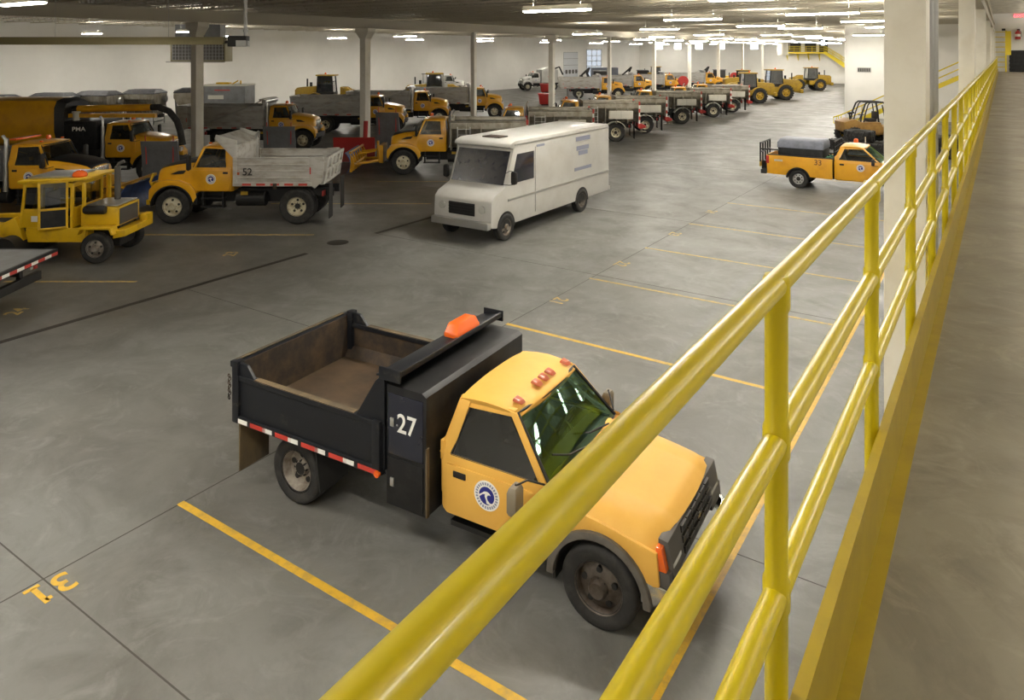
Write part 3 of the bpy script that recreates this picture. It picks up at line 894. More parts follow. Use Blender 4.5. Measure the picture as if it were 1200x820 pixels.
# ================================================================ plow trucks
PPT = dict(xf=-.62, xb=-2.05, z0=1.10, zs=1.93, zt=2.66, W=1.02, wt=.88, xa0=-.68, xa1=-1.0, xb1=-1.98, crown=.06, bw=.26, bow=.10)
YAW_B = math.atan2(-.555, -.832)
YAW_C = math.atan2(.555, .832)
HB = (-.832, -.555)

def flat_panel(b, x0, x1, y, t_, z0, z1, ribs):
    b.box(x0, x1, y - t_, y + t_, z0, z1)
    n = ribs
    for k in range(n + 1):
        z = z0 + (z1 - z0) * k / n
        b.box(x0, x1, y - t_ - .022, y + t_ + .022, z - .03, z + .03)

def front_truck(name, label, paint='cityyel', hood_top='black', wheelbase=4.25, cat='truck', rimf='rimcream', cabglass='glassdark', ex=True):
    t = thing(name, label, cat)
    cab(t, PPT, paint, cabglass, 'glassclear')
    door_panel(t, PPT, paint, hx=-1.88)
    for s in (-1, 1):
        emblem(t, -1.30, s * 1.034, 1.53, .17)
    # hood
    secs = []
    for x, wd, zt, zb in ((-.74, 1.0, 2.13, 1.28), (-.4, .97, 2.10, 1.30), (0, .93, 2.04, 1.32), (.35, .87, 1.96, 1.28), (.55, .82, 1.89, 1.22), (.64, .74, 1.80, 1.18)):
        secs.append([(x, -wd * 1.04, zb), (x, -wd, zt - .26), (x, -wd * .84, zt - .06), (x, -wd * .52, zt), (x, 0, zt + .02), (x, wd * .52, zt), (x, wd * .84, zt - .06), (x, wd, zt - .26), (x, wd * 1.04, zb)])
    MB().loft(secs).obj('hood', paint, t, smooth=45)
    if hood_top:
        MB().loft([[(p[0], p[1] * 1.0, p[2] + .012) for p in q[2:7]] + [(p[0], p[1] * .98, p[2] - .02) for p in reversed(q[2:7])] for q in secs]).obj('hood_top', hood_top, t, smooth=45)
    g = MB().box(.56, .68, -.46, .46, 1.05, 1.76)
    g.mi(1)
    for k in range(7):
        g.box(.67, .70, -.40 + k * .115, -.40 + k * .115 + .06, 1.10, 1.68)
    g.obj('grille', ['chrome', 'chassis'], t, bev=.015)
    for s in (-1, 1):
        pts = [(.72 * math.cos(R(a)), .60 + .72 * math.sin(R(a))) for a in range(8, 172, 9)]
        out = [(-.84, .92), (-.80, 1.12), (-.62, 1.36), (-.25, 1.48), (.25, 1.50), (.58, 1.42), (.78, 1.18), (.80, .88)]
        f = MB().prism(pts + out, 'y', s * .60, s * 1.12).obj('fender', paint, t, bev=.03)
        MB().arc(0, .60, .69, .735, s * .55, s * 1.15, 2, 178, 18).obj('fender_lip', 'chassis', f, bev=.006)
        MB().box(-.86, -.70, min(s * .62, s * 1.1), max(s * .62, s * 1.1), .66, 1.05).obj('mud_flap', 'chassis', t, bev=.01)
        MB().prism([(-.62, 1.84), (-.15, 1.80), (.12, 1.68), (-.35, 1.70)], 'y', s * .90, s * .975).obj('hood_vent', 'chassis', t, bev=.006)
        MB().loft([[(.60, s * (.62 + dy), 1.30 + dz) for dy, dz in ((-.12, -.12), (.26, -.10), (.28, .10), (-.08, .12))], [(.74, s * (.60 + dy), 1.28 + dz) for dy, dz in ((-.10, -.10), (.16, -.09), (.16, .08), (-.08, .10))]]).obj('headlight', 'headlamp', t, bev=.015)
        mirror_west(t, -.66, s * 1.0, 2.12, 'chassis', .50, .30)
        wheel(t, 0, s * .95, .60, .30, rimf, 'convex')
        wheel(t, -wheelbase, s * .98, .60, .27, rimf, 'deep', dual=True)
        st = MB()
        for z in (.55, .85):
            st.box(-1.75, -.95, min(s * .80, s * 1.05), max(s * .80, s * 1.05), z, z + .04)
        st.box(-1.72, -1.66, min(s * .80, s * 1.0), max(s * .80, s * 1.0), .55, 1.1).box(-1.04, -.98, min(s * .8, s * 1.0), max(s * .8, s * 1.0), .55, 1.1)
        st.obj('cab_step', 'chassis', t)
        MB().lathe([(0, -.5), (.24, -.5), (.26, -.48), (.26, .48), (.24, .5), (0, .5)], c=(-2.6, s * .72, .82), ax='x', n=20).obj('fuel_tank', 'chassis', t)
        MB().box(-2.55, -2.30, s * .985 - .006, s * .985 + .006, .98, 1.10).obj('warning_plate', 'rimyel', t)
    MB().box(.62, .80, -1.05, 1.05, .72, 1.0).obj('front_bumper', 'chassis', t, bev=.03)
    ch = MB()
    for s in (-1, 1):
        ch.box(-wheelbase - 1.1, .6, s * .42 - .04, s * .42 + .04, .85, 1.12)
    ch.cyl((-wheelbase, -.85, .6), (-wheelbase, .85, .6), .09).cyl((0, -.85, .55), (0, .85, .55), .08).lathe([(0, -.2), (.2, -.1), (.22, 0), (.2, .1), (0, .2)], c=(-wheelbase, 0, .6))
    ch.box(-wheelbase + .75, -1.0, -.3, .3, .62, .9)
    ch.obj('chassis', 'chassis', t)
    if ex:
        e = MB()
        e.cyl((-2.17, -.92, 1.0), (-2.17, -.92, 2.5), .085).tube([(-2.17, -.92, 2.5), (-2.17, -.92, 2.8), (-2.28, -.92, 2.95)], .06)
        e.obj('exhaust_stack', 'alu', t)
    MB().lathe([(.09, 0), (.09, .05), (.075, .13), (.0, .16)], c=(-1.25, 0, 2.735), ax='z', n=14).obj('beacon_light', 'orange', t)
    for y in (-.61, .61):
        MB().box(-1.16, -1.08, y - .05, y + .05, 2.69, 2.74).obj('clearance_light', 'orange', t, bev=.01)
    return t

def tail_bits(t, x, z=.95):
    for s in (-1, 1):
        MB().box(x - .02, x, min(s * .62, s * 1.12), max(s * .62, s * 1.12), .2, z + .4).obj('mud_flap', 'chassis', t)
        MB().box(x + .25, x + .31, min(s * .55, s * .8), max(s * .55, s * .8), z - .05, z + .12).obj('tail_light', 'red', t)

def dump_body(t, m, x0, x1, z0, z1, shield=True, ribs=4, tarp=False, taped=True):
    b = MB()
    b.box(x0, x1, -1.2, 1.2, z0, z0 + .1)
    for s in (-1, 1):
        flat_panel(b, x0 + .3, x1 - .05, s * 1.18, .02, z0, z1, ribs)
        b.box(x1 - .14, x1, min(s * 1.1, s * 1.23), max(s * 1.1, s * 1.23), z0 - .05, z1 + .05)
        b.prism([(x0 + .38, z0 + .0), (x0 + .38, z1 + .06), (x0 - .08, z1 + .06), (x0 - .12, z1 - .1), (x0 - .05, z0 + .12), (x0 + .2, z0 - .14)], 'y', s * 1.13, s * 1.225)
        b.box(x0 + .3, x1, min(s * 1.1, s * 1.24), max(s * 1.1, s * 1.24), z0 - .06, z0 + .07)
    b.box(x1 - .08, x1, -1.2, 1.2, z0, z1 + .45)
    bd = b.obj('dump_body', m, t, bev=.008)
    tg = MB()
    tg.loft([[(x0 - .05, -1.16, z0 - .02), (x0 + .02, -1.16, z0 - .02), (x0 + .02, 1.16, z0 - .02), (x0 - .05, 1.16, z0 - .02)], [(x0 - .20, -1.16, z1 + .03), (x0 - .13, -1.16, z1 + .03), (x0 - .13, 1.16, z1 + .03), (x0 - .20, 1.16, z1 + .03)]])
    for y in (-1.12, -.56, 0, .56, 1.12):
        tg.loft([[(x0 - .10, y - .05, z0), (x0 - .04, y - .05, z0), (x0 - .04, y + .05, z0), (x0 - .10, y + .05, z0)], [(x0 - .25, y - .05, z1), (x0 - .19, y - .05, z1), (x0 - .19, y + .05, z1), (x0 - .25, y + .05, z1)]])
    for k in (0, .5, 1):
        z = z0 + .04 + (z1 - z0 - .04) * k
        xx = x0 - .08 - .15 * k
        tg.box(xx - .03, xx + .02, -1.16, 1.16, z - .05, z + .05)
    tg.obj('tailgate', m, bd, bev=.008)
    if taped:
        for s in (-1, 1):
            tp = MB()
            for k in range(5):
                xa = x0 + .45 + (x1 - x0 - .6) * k / 5
                tp.box(xa, xa + .30, min(s * 1.238, s * 1.246), max(s * 1.238, s * 1.246), z0 - .035, z0 + .035)
            tp.obj('reflective_tape', 'redtape', bd, smooth=0)
            MB().box(x0 + .33, x0 + .37, min(s * 1.226, s * 1.234), max(s * 1.226, s * 1.234), z0 + .35, z0 + .58).obj('side_reflector', 'redtape', bd, smooth=0)
    if shield:
        c = MB()
        c.loft([[(x1 - .1, -1.16, z1 + .40), (x1 - .04, -1.16, z1 + .34), (x1 + .66, -1.0, z1 + .68), (x1 + .60, -1.0, z1 + .75)], [(x1 - .1, 1.16, z1 + .40), (x1 - .04, 1.16, z1 + .34), (x1 + .66, 1.0, z1 + .68), (x1 + .60, 1.0, z1 + .75)]])
        for s in (-1, 1):
            c.prism([(x1 - .1, z1), (x1, z1), (x1 + .64, z1 + .66), (x1 + .60, z1 + .80), (x1 - .1, z1 + .62)], 'y', s * 1.1, s * 1.17)
        c.obj('cab_shield', m, bd, bev=.006)
    if tarp:
        a = MB()
        a.cyl((x1 + .02, -1.2, z1 + .28), (x1 + .02, 1.2, z1 + .28), .13)
        a.box(x1 - .25, x1 + .05, -1.22, 1.22, z1 + .36, z1 + .44)
        a.mi(1)
        for s in (-1, 1):
            a.tube([(x0 + 1.4, s * 1.27, z0 + .25), (x1 - .9, s * 1.27, z1 - .05), (x1 - .1, s * 1.27, z1 + .36)], .03, n=6)
        a.obj('tarp_roller', ['alu', 'galv'], bd)
    return bd

def spreader_body(t, x0, x1, z0=1.25, zt=2.55, box='boxwhite'):
    sec = lambda x, k=1: [(x, -1.18 * k, zt), (x, -1.18 * k, zt - .35), (x, -.5, z0), (x, .5, z0), (x, 1.18 * k, zt - .35), (x, 1.18 * k, zt), (x, 1.10 * k, zt), (x, 1.10 * k, zt - .25), (x, -1.10 * k, zt - .25), (x, -1.10 * k, zt)]
    b = MB().loft([sec(x0), sec(x1)])
    n = 5
    for k in range(n + 1):
        x = x0 + (x1 - x0 - .06) * k / n
        for s in (-1, 1):
            b.prism([(s * 1.21, zt), (s * 1.21, z0 - .05), (s * .5, z0 - .05), (s * 1.17, zt - .36), (s * 1.17, zt)], 'x', x, x + .06)
    b.box(x0, x0 + .05, -1.15, 1.15, zt - .5, zt).box(x1 - .05, x1, -1.15, 1.15, zt - .5, zt + .12)
    b.cyl((x0, -1.19, zt), (x1, -1.19, zt), .05, n=8).cyl((x0, 1.19, zt), (x1, 1.19, zt), .05, n=8)
    bd = b.obj('spreader_body', 'stainless', t, bev=.006)
    g = MB().box(x0 + .05, x1 - .05, -1.08, 1.08, zt - .22, zt - .16)
    for k in range(8):
        y = -1.0 + k * .28
        g.box(x0 + .05, x1 - .05, y - .015, y + .015, zt - .16, zt - .12)
    g.obj('hopper_screen', 'tarpblack', bd)
    for s in (-1, 1):
        pb = MB().box(x0 + .40, x0 + 1.95, min(s * .92, s * 1.24), max(s * .92, s * 1.24), 1.5, 2.02)
        pb.mi(1).box(x0 + 1.17, x0 + 1.19, min(s * 1.235, s * 1.245), max(s * 1.235, s * 1.245), 1.5, 2.02)
        pb.obj('side_box', [box, 'greyequip'], bd, bev=.012)
        cx = -4.4
        MB().arc(cx, .6, .70, .74, s * .66, s * 1.2, 25, 155, 10).obj('rear_fender', 'boxwhite', t, bev=.006)
        pst = MB()
        for k in range(7):
            pst.mi(k % 2)
            z = .95 + k * .24
            pst.box(x0 - .06, x0 + .04, min(s * 1.14, s * 1.24), max(s * 1.14, s * 1.24), z, z + .24)
        pst.obj('tail_post', ['redtape', 'white'], bd, smooth=0)
    ld = MB()
    for yy in (x1 - .35, x1 - .95):
        ld.box(yy - .02, yy + .02, 1.24, 1.28, 1.0, 2.3)
    for k in range(5):
        ld.box(x1 - .95, x1 - .35, 1.24, 1.28, 1.1 + k * .27, 1.13 + k * .27)
    ld.obj('ladder', 'alu', bd)
    sp = MB()
    sp.prism([(x0, 1.25), (x0 - .55, 1.0), (x0 - .55, .86), (x0 - .15, .78), (x0, .9)], 'y', -.55, .55)
    so = sp.obj('spreader_chute', 'red', bd, bev=.02)
    MB().lathe([(0, .55), (.34, .55), (.34, .58), (.08, .60), (.05, .95), (0, .95)], c=(x0 - .35, 0, 0), ax='z', n=20).obj('spinner_disc', 'stainless', so)
    return bd

def plow_blade(t, x, m, z0=.12, h=1.0, wd=3.3, ang=0.0, arms='cityyel'):
    """front plow: curved moldboard, ribs on the back, push frame"""
    secs = []
    for y in (-wd / 2, wd / 2):
        fr = [(x + .10 + .38 * (u - .45) ** 2 * 2.2, y, z0 + h * u) for u in [k / 8 for k in range(9)]]
        secs.append(fr + [(p[0] - .035, p[1], p[2]) for p in reversed(fr)])
    b = MB().loft(secs)
    b.mi(1)
    for k in range(7):
        y = -wd / 2 + wd * k / 6
        b.prism([(x + .08, z0 + h * .95), (x - .05, z0 + h * .7), (x - .12, z0 + h * .35), (x + .0, z0 + .05), (x + .12, z0 + .05), (x + .06, z0 + h * .5)], 'y', y - .03, y + .03)
    b.cyl((x - .06, -wd / 2, z0 + h * .42), (x - .06, wd / 2, z0 + h * .42), .06, n=8)
    b.box(x + .05, x + .14, -wd / 2, wd / 2, z0 + h - .03, z0 + h + .05)
    p = b.obj('snow_plow', [m, arms], t, bev=0)
    f = MB()
    for s in (-1, 1):
        f.cyl((x - .05, s * .9, z0 + .35), (x - 1.2, s * .45, .62), .07, n=8)
        f.cyl((x - .05, s * .5, z0 + h * .8), (x - .9, s * .3, 1.05), .045, n=8)
    f.box(x - 1.3, x - 1.1, -.6, .6, .5, 1.35)
    f.box(x - 1.0, x - .92, -.12, .12, .6, 1.5)
    f.obj('plow_frame', arms, p)
    return p

# --- truck 52
t = front_truck('plow_truck', 'yellow truck with ribbed light grey dump bed numbered 52', cat='plow truck')
t.location = (-24.19, 15.36, 0)
t.rotation_euler = (0, 0, YAW_B)
bd = dump_body(t, 'bodywhite', -5.10, -2.12, 1.38, 2.26)
for s in (-1, 1):
    lettering('unit_number', '52', .34, 'inkblack', bd, (-2.62, s * 1.245, 1.80), (R(90), 0, 0 if s < 0 else math.pi), 1.0)
    MB().box(-2.34, -2.20, min(s * 1.203, s * 1.21), max(s * 1.203, s * 1.21), 1.70, 1.86).obj('warning_sticker', 'amber', bd)
    MB().box(-3.62, -3.48, min(s * 1.2, s * 1.25), max(s * 1.2, s * 1.25), 1.22, 1.42).obj('latch_box', 'rust', bd, bev=.01)
tail_bits(t, -5.35)
fr = MB()
for s in (-1, 1):
    fr.tube([(.75, s * .45, .7), (1.05, s * .45, 1.35), (.95, s * .42, 1.62)], .05, n=8)
fr.box(.8, 1.15, -.55, .55, .55, .72).box(.9, 1.0, -.6, .6, 1.25, 1.33)
fr.obj('plow_hitch', 'sweepyel', t, bev=.01)
lb = MB().box(-1.75, -1.45, -.62, .62, 2.74, 2.84)
lb.mi(1).box(-1.74, -1.46, .48, .64, 2.745, 2.88).box(-1.74, -1.46, -.64, -.48, 2.745, 2.88)
lb.obj('light_bar', ['alu', 'orange'], t, bev=.02)

# --- the spreader trucks of the front row
sp = front_truck('spreader_truck', 'x', cat='spreader truck', wheelbase=4.4)
spreader_body(sp, -5.9, -2.25)
tail_bits(sp, -5.6)
GB = 'spreader trucks in the front row'
def row_b(rx, ry, label, wb=4.4):
    rx, ry = rx - .555, ry + .832
    return place(sp, (rx + HB[0] * wb, ry + HB[1] * wb, 0), YAW_B, label, GB)
pw = row_b(-20.2, 28.85, 'yellow spreader truck with a blue-backed yellow plow behind the white step van')
plow_blade(pw, 2.35, 'plowblue', .15, .95, 3.0, arms='cityyel')
row_b(-20.6, 36.4, 'grey spreader truck whose body just shows above the white step van roof')
row_b(-21.04, 43.71, 'spreader truck whose rear wheel shows just past the tail of the white step van')
row_b(-21.47, 49.44, 'spreader truck in the front row, second one clear of the white step van')
row_b(-21.74, 57.5, 'spreader truck in the middle of the five with visible off-white side boxes')
row_b(-21.53, 64.6, 'spreader truck in the front row, second from the yellow wheel loaders')
row_b(-21.76, 71.1, 'spreader truck parked directly beside the yellow wheel loaders')
for o in [sp] + list(sp.children_recursive):
    bpy.data.objects.remove(o)

# --- dump trucks of the back row, facing right
dt = front_truck('dump_truck', 'x', cat='dump truck', wheelbase=4.9, hood_top='cityyel')
dump_body(dt, 'steelgrey', -7.2, -2.3, 1.35, 2.62, shield=False, ribs=3, tarp=True)
tail_bits(dt, -6.2)
GC = 'dump trucks in the back row'
for x, y, lb in ((-35.28, 30.42, 'yellow dump truck with large grey bed and chrome grille, facing right behind truck 52'),
                 (-37.2, 40.3, 'yellow dump truck with grey bed, its cab just right of the scuffed white column'),
                 (-38.3, 46.8, 'yellow dump truck facing right, cab in the gap above the truck with the blue plow'),
                 (-37.9, 54.0, 'yellow dump truck facing right, its cab cut by the slim white column'),
                 (-40.5, 84.5, 'far yellow dump truck with long grey bed rising behind the front row'),
                 (-40.0, 93.0, 'far yellow dump truck cab beside the dark excavator arms'),
                 (-38.0, 99.0, 'far yellow dump truck cab beside the red hose reel'),
                 (-36.0, 110.0, 'farthest yellow dump truck, near the back wall')):
    place(dt, (x, y, 0), YAW_C, lb, GC)
for o in [dt] + list(dt.children_recursive):
    bpy.data.objects.remove(o)
# white trucks by the left wall
wt = front_truck('plow_truck', 'white utility truck with boxy body on the open floor by the left wall', paint='vanwhite', hood_top=None, cat='truck', rimf='rimcream')
wt.location = (-60.0, 93.5, 0)
wt.rotation_euler = (0, 0, YAW_B + .35)
wb = MB()
wb.box(-4.9, -2.25, -1.12, 1.12, 1.4, 3.1).prism([(-2.3, 3.1), (-3.4, 3.45), (-4.9, 3.1)], 'y', -.9, .9)
wb.box(-5.2, -2.2, -1.1, 1.1, 1.15, 1.5)
wo = wb.obj('tank_body', 'vanwhite', wt)
MB().box(-4.2, -3.2, 1.12, 1.16, 2.0, 2.1).box(-4.2, -3.2, -1.16, -1.12, 2.0, 2.1).obj('stripe', 'redtape', wo)
MB().tube([(-4.7, 0, 3.2), (-5.6, 0, 3.5), (-6.2, 0, 2.3)], .13).obj('suction_boom', 'chassis', wo)
w2 = place(wt, (-60.8, 78.4, 0), YAW_C, 'white truck with dark cab glass showing above the back row by the left wall')
for ch in [c for c in w2.children if c.name.startswith('tank_body')]:
    for o in list(ch.children_recursive) + [ch]:
        bpy.data.objects.remove(o)
flat = MB().box(-5.4, -2.2, -1.15, 1.15, 1.15, 1.35)
for k in range(6):
    for s in (-1, 1):
        flat.box(-5.4 + k * .62, -5.34 + k * .62, s * 1.12 - .03, s * 1.12 + .03, 1.35, 2.9)
flat.box(-5.4, -2.2, -1.15, -1.09, 2.84, 2.92).box(-5.4, -2.2, 1.09, 1.15, 2.84, 2.92)
flat.obj('stake_bed', 'chassis', w2)
# ================================================================ vacuum truck, older plow truck, flatbed
t = front_truck('vacuum_truck', 'yellow vacuum truck with long yellow boom pipes and black hose over its cab', cat='vacuum truck', wheelbase=6.0, hood_top='cityyel')
t.location = (-32.6, 19.4, 0)
t.rotation_euler = (0, 0, YAW_C)
tk = MB()
cs = [(-.5, 1.5), (-1.0, 1.75), (-1.2, 2.3), (-1.2, 3.35), (-1.0, 3.66), (-.5, 3.76), (.5, 3.76), (1.0, 3.66), (1.2, 3.35), (1.2, 2.3), (1.0, 1.75), (.5, 1.5)]
tk.loft([[(x, y * k, 2.6 + (z - 2.6) * k) for y, z in cs] for x, k in ((-9.3, .8), (-9.2, 1), (-4.35, 1), (-4.2, .97))])
tko = tk.obj('debris_tank', 'cityyel', t)
MB().box(-10.6, -2.3, -.95, .95, 1.1, 1.45).obj('tank_cradle', 'chassis', t)
MB().loft([[(x, y * k, 2.6 + (z - 2.6) * k) for y, z in cs] for x, k in ((-4.2, 1.0), (-3.85, .86))]).obj('tank_door', 'chassis', tko)
mb = MB().box(-3.75, -2.35, -1.15, 1.15, 1.45, 2.75)
mb.box(-3.6, -2.9, -1.18, 1.18, 1.5, 2.6)
mo = mb.obj('blower_housing', 'black', t, bev=.03)
lettering('lettering', 'PMA', .26, 'white', mo, (-3.1, -1.19, 2.4), (R(90), 0, 0), 1.2)
MB().cyl((-3.5, -.7, 2.75), (-3.5, -.7, 3.1), .14).cyl((-3.5, -.7, 3.1), (-3.5, -.7, 3.16), .18).obj('filter_cap', 'boxwhite', mo)
bm_ = MB()
bm_.cyl((-5.2, -.35, 3.22), (-3.6, -.35, 3.25), .15)
bm_.mi(1).cyl((-3.6, -.35, 3.25), (-.25, -.35, 3.32), .165, n=18)
bm_.box(-4.2, .1, -.72, -.5, 2.88, 3.06)
bo = bm_.obj('boom', ['chassis', 'cityyel'], t)
MB().tube([(-.3, -.35, 3.32), (.1, -.38, 3.33), (.6, -.42, 3.15), (.98, -.45, 2.7), (1.15, -.48, 2.2), (1.25, -.48, 1.6)], .15, n=12).obj('suction_hose', 'rubber', bo)

o4 = front_truck('plow_truck', 'yellow plow truck with dark hood at the left edge behind the road broom', cat='plow truck', cabglass='glassdark')
o4.location = (-27.7, 13.55, 0)
o4.rotation_euler = (0, 0, YAW_C)
bx = MB().box(-5.2, -2.4, -1.1, 1.1, 1.35, 2.35)
for k in range(6):
    bx.box(-5.2 + k * .5, -5.12 + k * .5, -1.14, 1.14, 1.35, 2.35)
bx.cyl((-3.6, -.5, 2.35), (-3.6, -.5, 2.6), .1).cyl((-3.1, .5, 2.35), (-3.1, .5, 2.7), .06)
bx.obj('tank_body', 'greyequip', o4, bev=.02)
MB().box(-2.2, -1.95, -.7, .7, 2.75, 2.82).obj('light_bar', 'orange', o4, bev=.02)
tail_bits(o4, -5.3)
plow_blade(o4, 1.9, 'plowblue', .3, .95, 2.6, arms='cityyel')

fb = thing('flatbed_truck', 'flatbed truck tail with red and white tape at the left edge', 'flatbed truck', (-18.40, 7.68, 0), YAW_B)
d = MB().box(.0, 7, -1.22, 1.22, 1.02, 1.10)
d.box(-.04, .04, -1.24, 1.24, .96, 1.12).box(0, 7, 1.2, 1.26, .98, 1.12).box(0, 7, -1.26, -1.2, .98, 1.12)
dk = d.obj('deck', 'black', fb, bev=.006)
MB().box(.05, 7, -1.19, 1.19, 1.10, 1.115).obj('deck_boards', 'greyequip', dk, smooth=0)
tp = MB()
for k in range(10):
    tp.mi(k % 2)
    tp.box(-.048, -.04, -1.22 + k * .244, -1.22 + (k + 1) * .244, .985, 1.055)
tp.obj('reflective_tape', ['redtape', 'white'], dk, smooth=0)
b = MB().box(.30, .42, -1.15, 1.15, .42, .62)
for s in (-1, 1):
    b.box(.35, .45, s * .5 - .05, s * .5 + .05, .6, 1.0)
b.obj('rear_bumper', 'chassis', fb, bev=.008)
for s in (-1, 1):
    MB().box(.30, .36, s * .85 - .16, s * .85 - .02, .72, .88).obj('tail_light', 'red', fb, bev=.01)
    MB().box(.30, .36, s * .85, s * .85 + .1, .74, .86).obj('reverse_light', 'headlamp', fb, bev=.01)
    wheel(fb, 1.9, s * .95, .48, .26, 'rimgrey', 'deep', dual=True)
    wheel(fb, 6.2, s * .95, .48, .26, 'rimgrey', 'convex')
MB().box(.3, 7, -.45, -.35, .7, .96).box(.3, 7, .35, .45, .7, .96).cyl((1.9, -.9, .48), (1.9, .9, .48), .07).cyl((6.2, -.9, .48), (6.2, .9, .48), .07).obj('chassis', 'chassis', fb)
fc = MB().loft([[(7.1, -1.1, .7), (9.0, -1.1, .7), (9.0, 1.1, .7), (7.1, 1.1, .7)], [(7.1, -1.1, 1.6), (9.0, -1.1, 1.5), (9.0, 1.1, 1.5), (7.1, 1.1, 1.6)], [(7.1, -.95, 2.3), (7.9, -.95, 2.3), (7.9, .95, 2.3), (7.1, .95, 2.3)]])
fc.obj('cab', 'cityyel', fb, bev=.05)

# ---------------------------------------------------------------- road broom machine, engine end to the right
bt = thing('road_broom', 'bright yellow road broom with open cab door and orange roof light', 'road broom', (-21.55, 11.35, 0), YAW_C)
# local x: + toward the engine end (right)
b = MB()
b.prism([(-.55, .95), (-.55, 1.50), (-.2, 1.52), (.48, 1.49), (.48, .95)], 'y', -.62, .62)
b.box(-1.95, -.30, -.72, .72, .60, .95)
b.prism([(-1.95, .55), (-.35, .55), (-.30, .95), (-2.0, .95)], 'y', -.78, .78)
bo = b.obj('body', 'sweepyel', bt, bev=.02)
MB().box(-.45, .46, -.55, .55, 1.515, 1.545).obj('hood_top', 'alu', bo, bev=.01)
g = MB().box(.48, .495, -.5, .5, .98, 1.42)
for k in range(9):
    g.box(.49, .505, -.5, .5, 1.0 + k * .052, 1.02 + k * .052)
g.obj('radiator_grille', 'plasgrey', bo)
bm_ = MB().prism([(.46, .66), (.80, .72), (.80, .90), (.46, .88)], 'y', -.80, .80)
bm_.box(.60, .80, .45, .80, .88, 1.08)
bm_.obj('rear_bumper', 'sweepyel', bt, bev=.015)
for s in (-1, 1):
    MB().prism([(-.42, .80), (-.36, .95), (.44, .95), (.50, .80), (.56, .80), (.48, 1.01), (-.40, 1.01), (-.48, .80)], 'y', s * .66, s * 1.0).obj('fender', 'sweepyel', bt, bev=.008)
    wheel(bt, .05, s * .86, .42, .26, 'rimgrey', 'convex', rk=.56)
    wheel(bt, -3.1, s * .86, .42, .26, 'rimgrey', 'convex')
c = MB()
X0, X1, Z0, Z1 = -2.15, -.72, .95, 2.20
for s in (-1, 1):
    for x, x2 in ((X0, X0 + .12), (-1.55, -1.55), (X1, X1)):
        c.loft([[(x - .04, s * .74 - .04, Z0), (x + .04, s * .74 - .04, Z0), (x + .04, s * .74 + .04, Z0), (x - .04, s * .74 + .04, Z0)], [(x2 - .04, s * .72 - .04, Z1), (x2 + .04, s * .72 - .04, Z1), (x2 + .04, s * .72 + .04, Z1), (x2 - .04, s * .72 + .04, Z1)]])
    c.box(X0, -1.55, s * .74 - .025, s * .74 + .025, Z0, 1.48)
    c.box(X0 + .05, X1, s * .73 - .03, s * .73 + .03, Z1 - .12, Z1)
    c.box(X1 + .25, X1 + .33, s * .66 - .04, s * .66 + .04, 1.5, Z1)
c.box(X1 - .03, X1 + .03, -.74, .74, Z0, 1.50).box(X0 - .03, X0 + .03, -.74, .74, Z0, 1.35).box(X1 - .03, X1 + .03, -.74, .74, Z1 - .12, Z1).box(X0 + .08, X0 + .14, -.74, .74, Z1 - .12, Z1)
co = c.obj('cab_frame', 'sweepyel', bt, bev=.01)
MB().prism([(X0 - .05, Z1 - .02), (X1 + .45, Z1 + .08), (X1 + .45, Z1 + .15), (X0 - .05, Z1 + .07)], 'y', -.84, .84).obj('roof', 'sweepyel', co, bev=.025)
MB().prism([(X0 + .1, Z1 + .085), (X1 - .1, Z1 + .13), (X1 - .1, Z1 + .19), (X0 + .1, Z1 + .15)], 'y', -.6, .6).obj('roof_cover', 'alu', co, bev=.02)
MB().lathe([(.18, 0), (.20, .04), (.17, .12), (.08, .17), (0, .18)], c=(X1 + .05, -.45, Z1 + .14), ax='z', n=20).obj('beacon_light', 'orange', bt)
for s in (-1, 1):
    MB().add([(X0 + .04, s * .745, 1.5), (-1.59, s * .745, 1.5), (-1.59, s * .735, Z1 - .13), (X0 + .14, s * .735, Z1 - .13)], [(0, 1, 2, 3)]).obj('side_window', 'glassdark', co)
MB().add([(X1, -.7, 1.52), (X1, .7, 1.52), (X1, .7, Z1 - .13), (X1, -.7, Z1 - .13)], [(0, 1, 2, 3)]).obj('rear_window', 'glassdark', co)
MB().add([(X0 + .03, -.7, 1.37), (X0 + .03, .7, 1.37), (X0 + .10, .7, Z1 - .13), (X0 + .10, -.7, Z1 - .13)], [(0, 1, 2, 3)]).obj('front_window', 'glassdark', co)
dr = MB()
dr.box(-.03, .03, 0, .06, 0, 1.32).box(-.03, .03, -.66, -.60, 0, 1.32).box(-.03, .03, -.66, .06, 0, .05).box(-.03, .03, -.66, .06, 1.27, 1.32).box(-.03, .03, -.66, .06, .52, .58)
do = dr.obj('door', 'sweepyel', bt, bev=.008, loc=(-.86, -.80, .96))
do.rotation_euler = (0, 0, R(-62))
MB().box(-.01, .01, -.6, 0, .05, .52).obj('door_panel', 'black', do)
MB().add([(0, -.6, .58), (0, 0, .58), (0, 0, 1.27), (0, -.6, 1.27)], [(0, 1, 2, 3)]).obj('door_window', 'glassdark', do)
st = MB().box(-1.75, -1.25, -.3, .3, 1.1, 1.28).box(-1.8, -1.66, -.28, .28, 1.25, 1.85)
st.obj('seat', 'seat', bt, bev=.05)
MB().tube([(-.85, -.0, 1.0), (-.95, 0, 1.5)], .03).lathe([(.17, 0), (.185, .015), (.17, .03)], c=(-.96, 0, 1.5), ax='z', n=18, closed=True).obj('steering_wheel', 'chassis', bt)
MB().cyl((.0, .30, 1.55), (.0, .30, 2.5), .085).tube([(0, .3, 2.5), (.05, .3, 2.6), (.2, .3, 2.66)], .05).obj('exhaust_stack', 'plasgrey', bt)
MB().lathe([(0, -.3), (.1, -.3), (.12, -.25), (.12, .25), (.1, .3), (0, .3)], c=(-.10, -.70, 1.44), ax='x', n=18).obj('air_cleaner', 'chassis', bt)
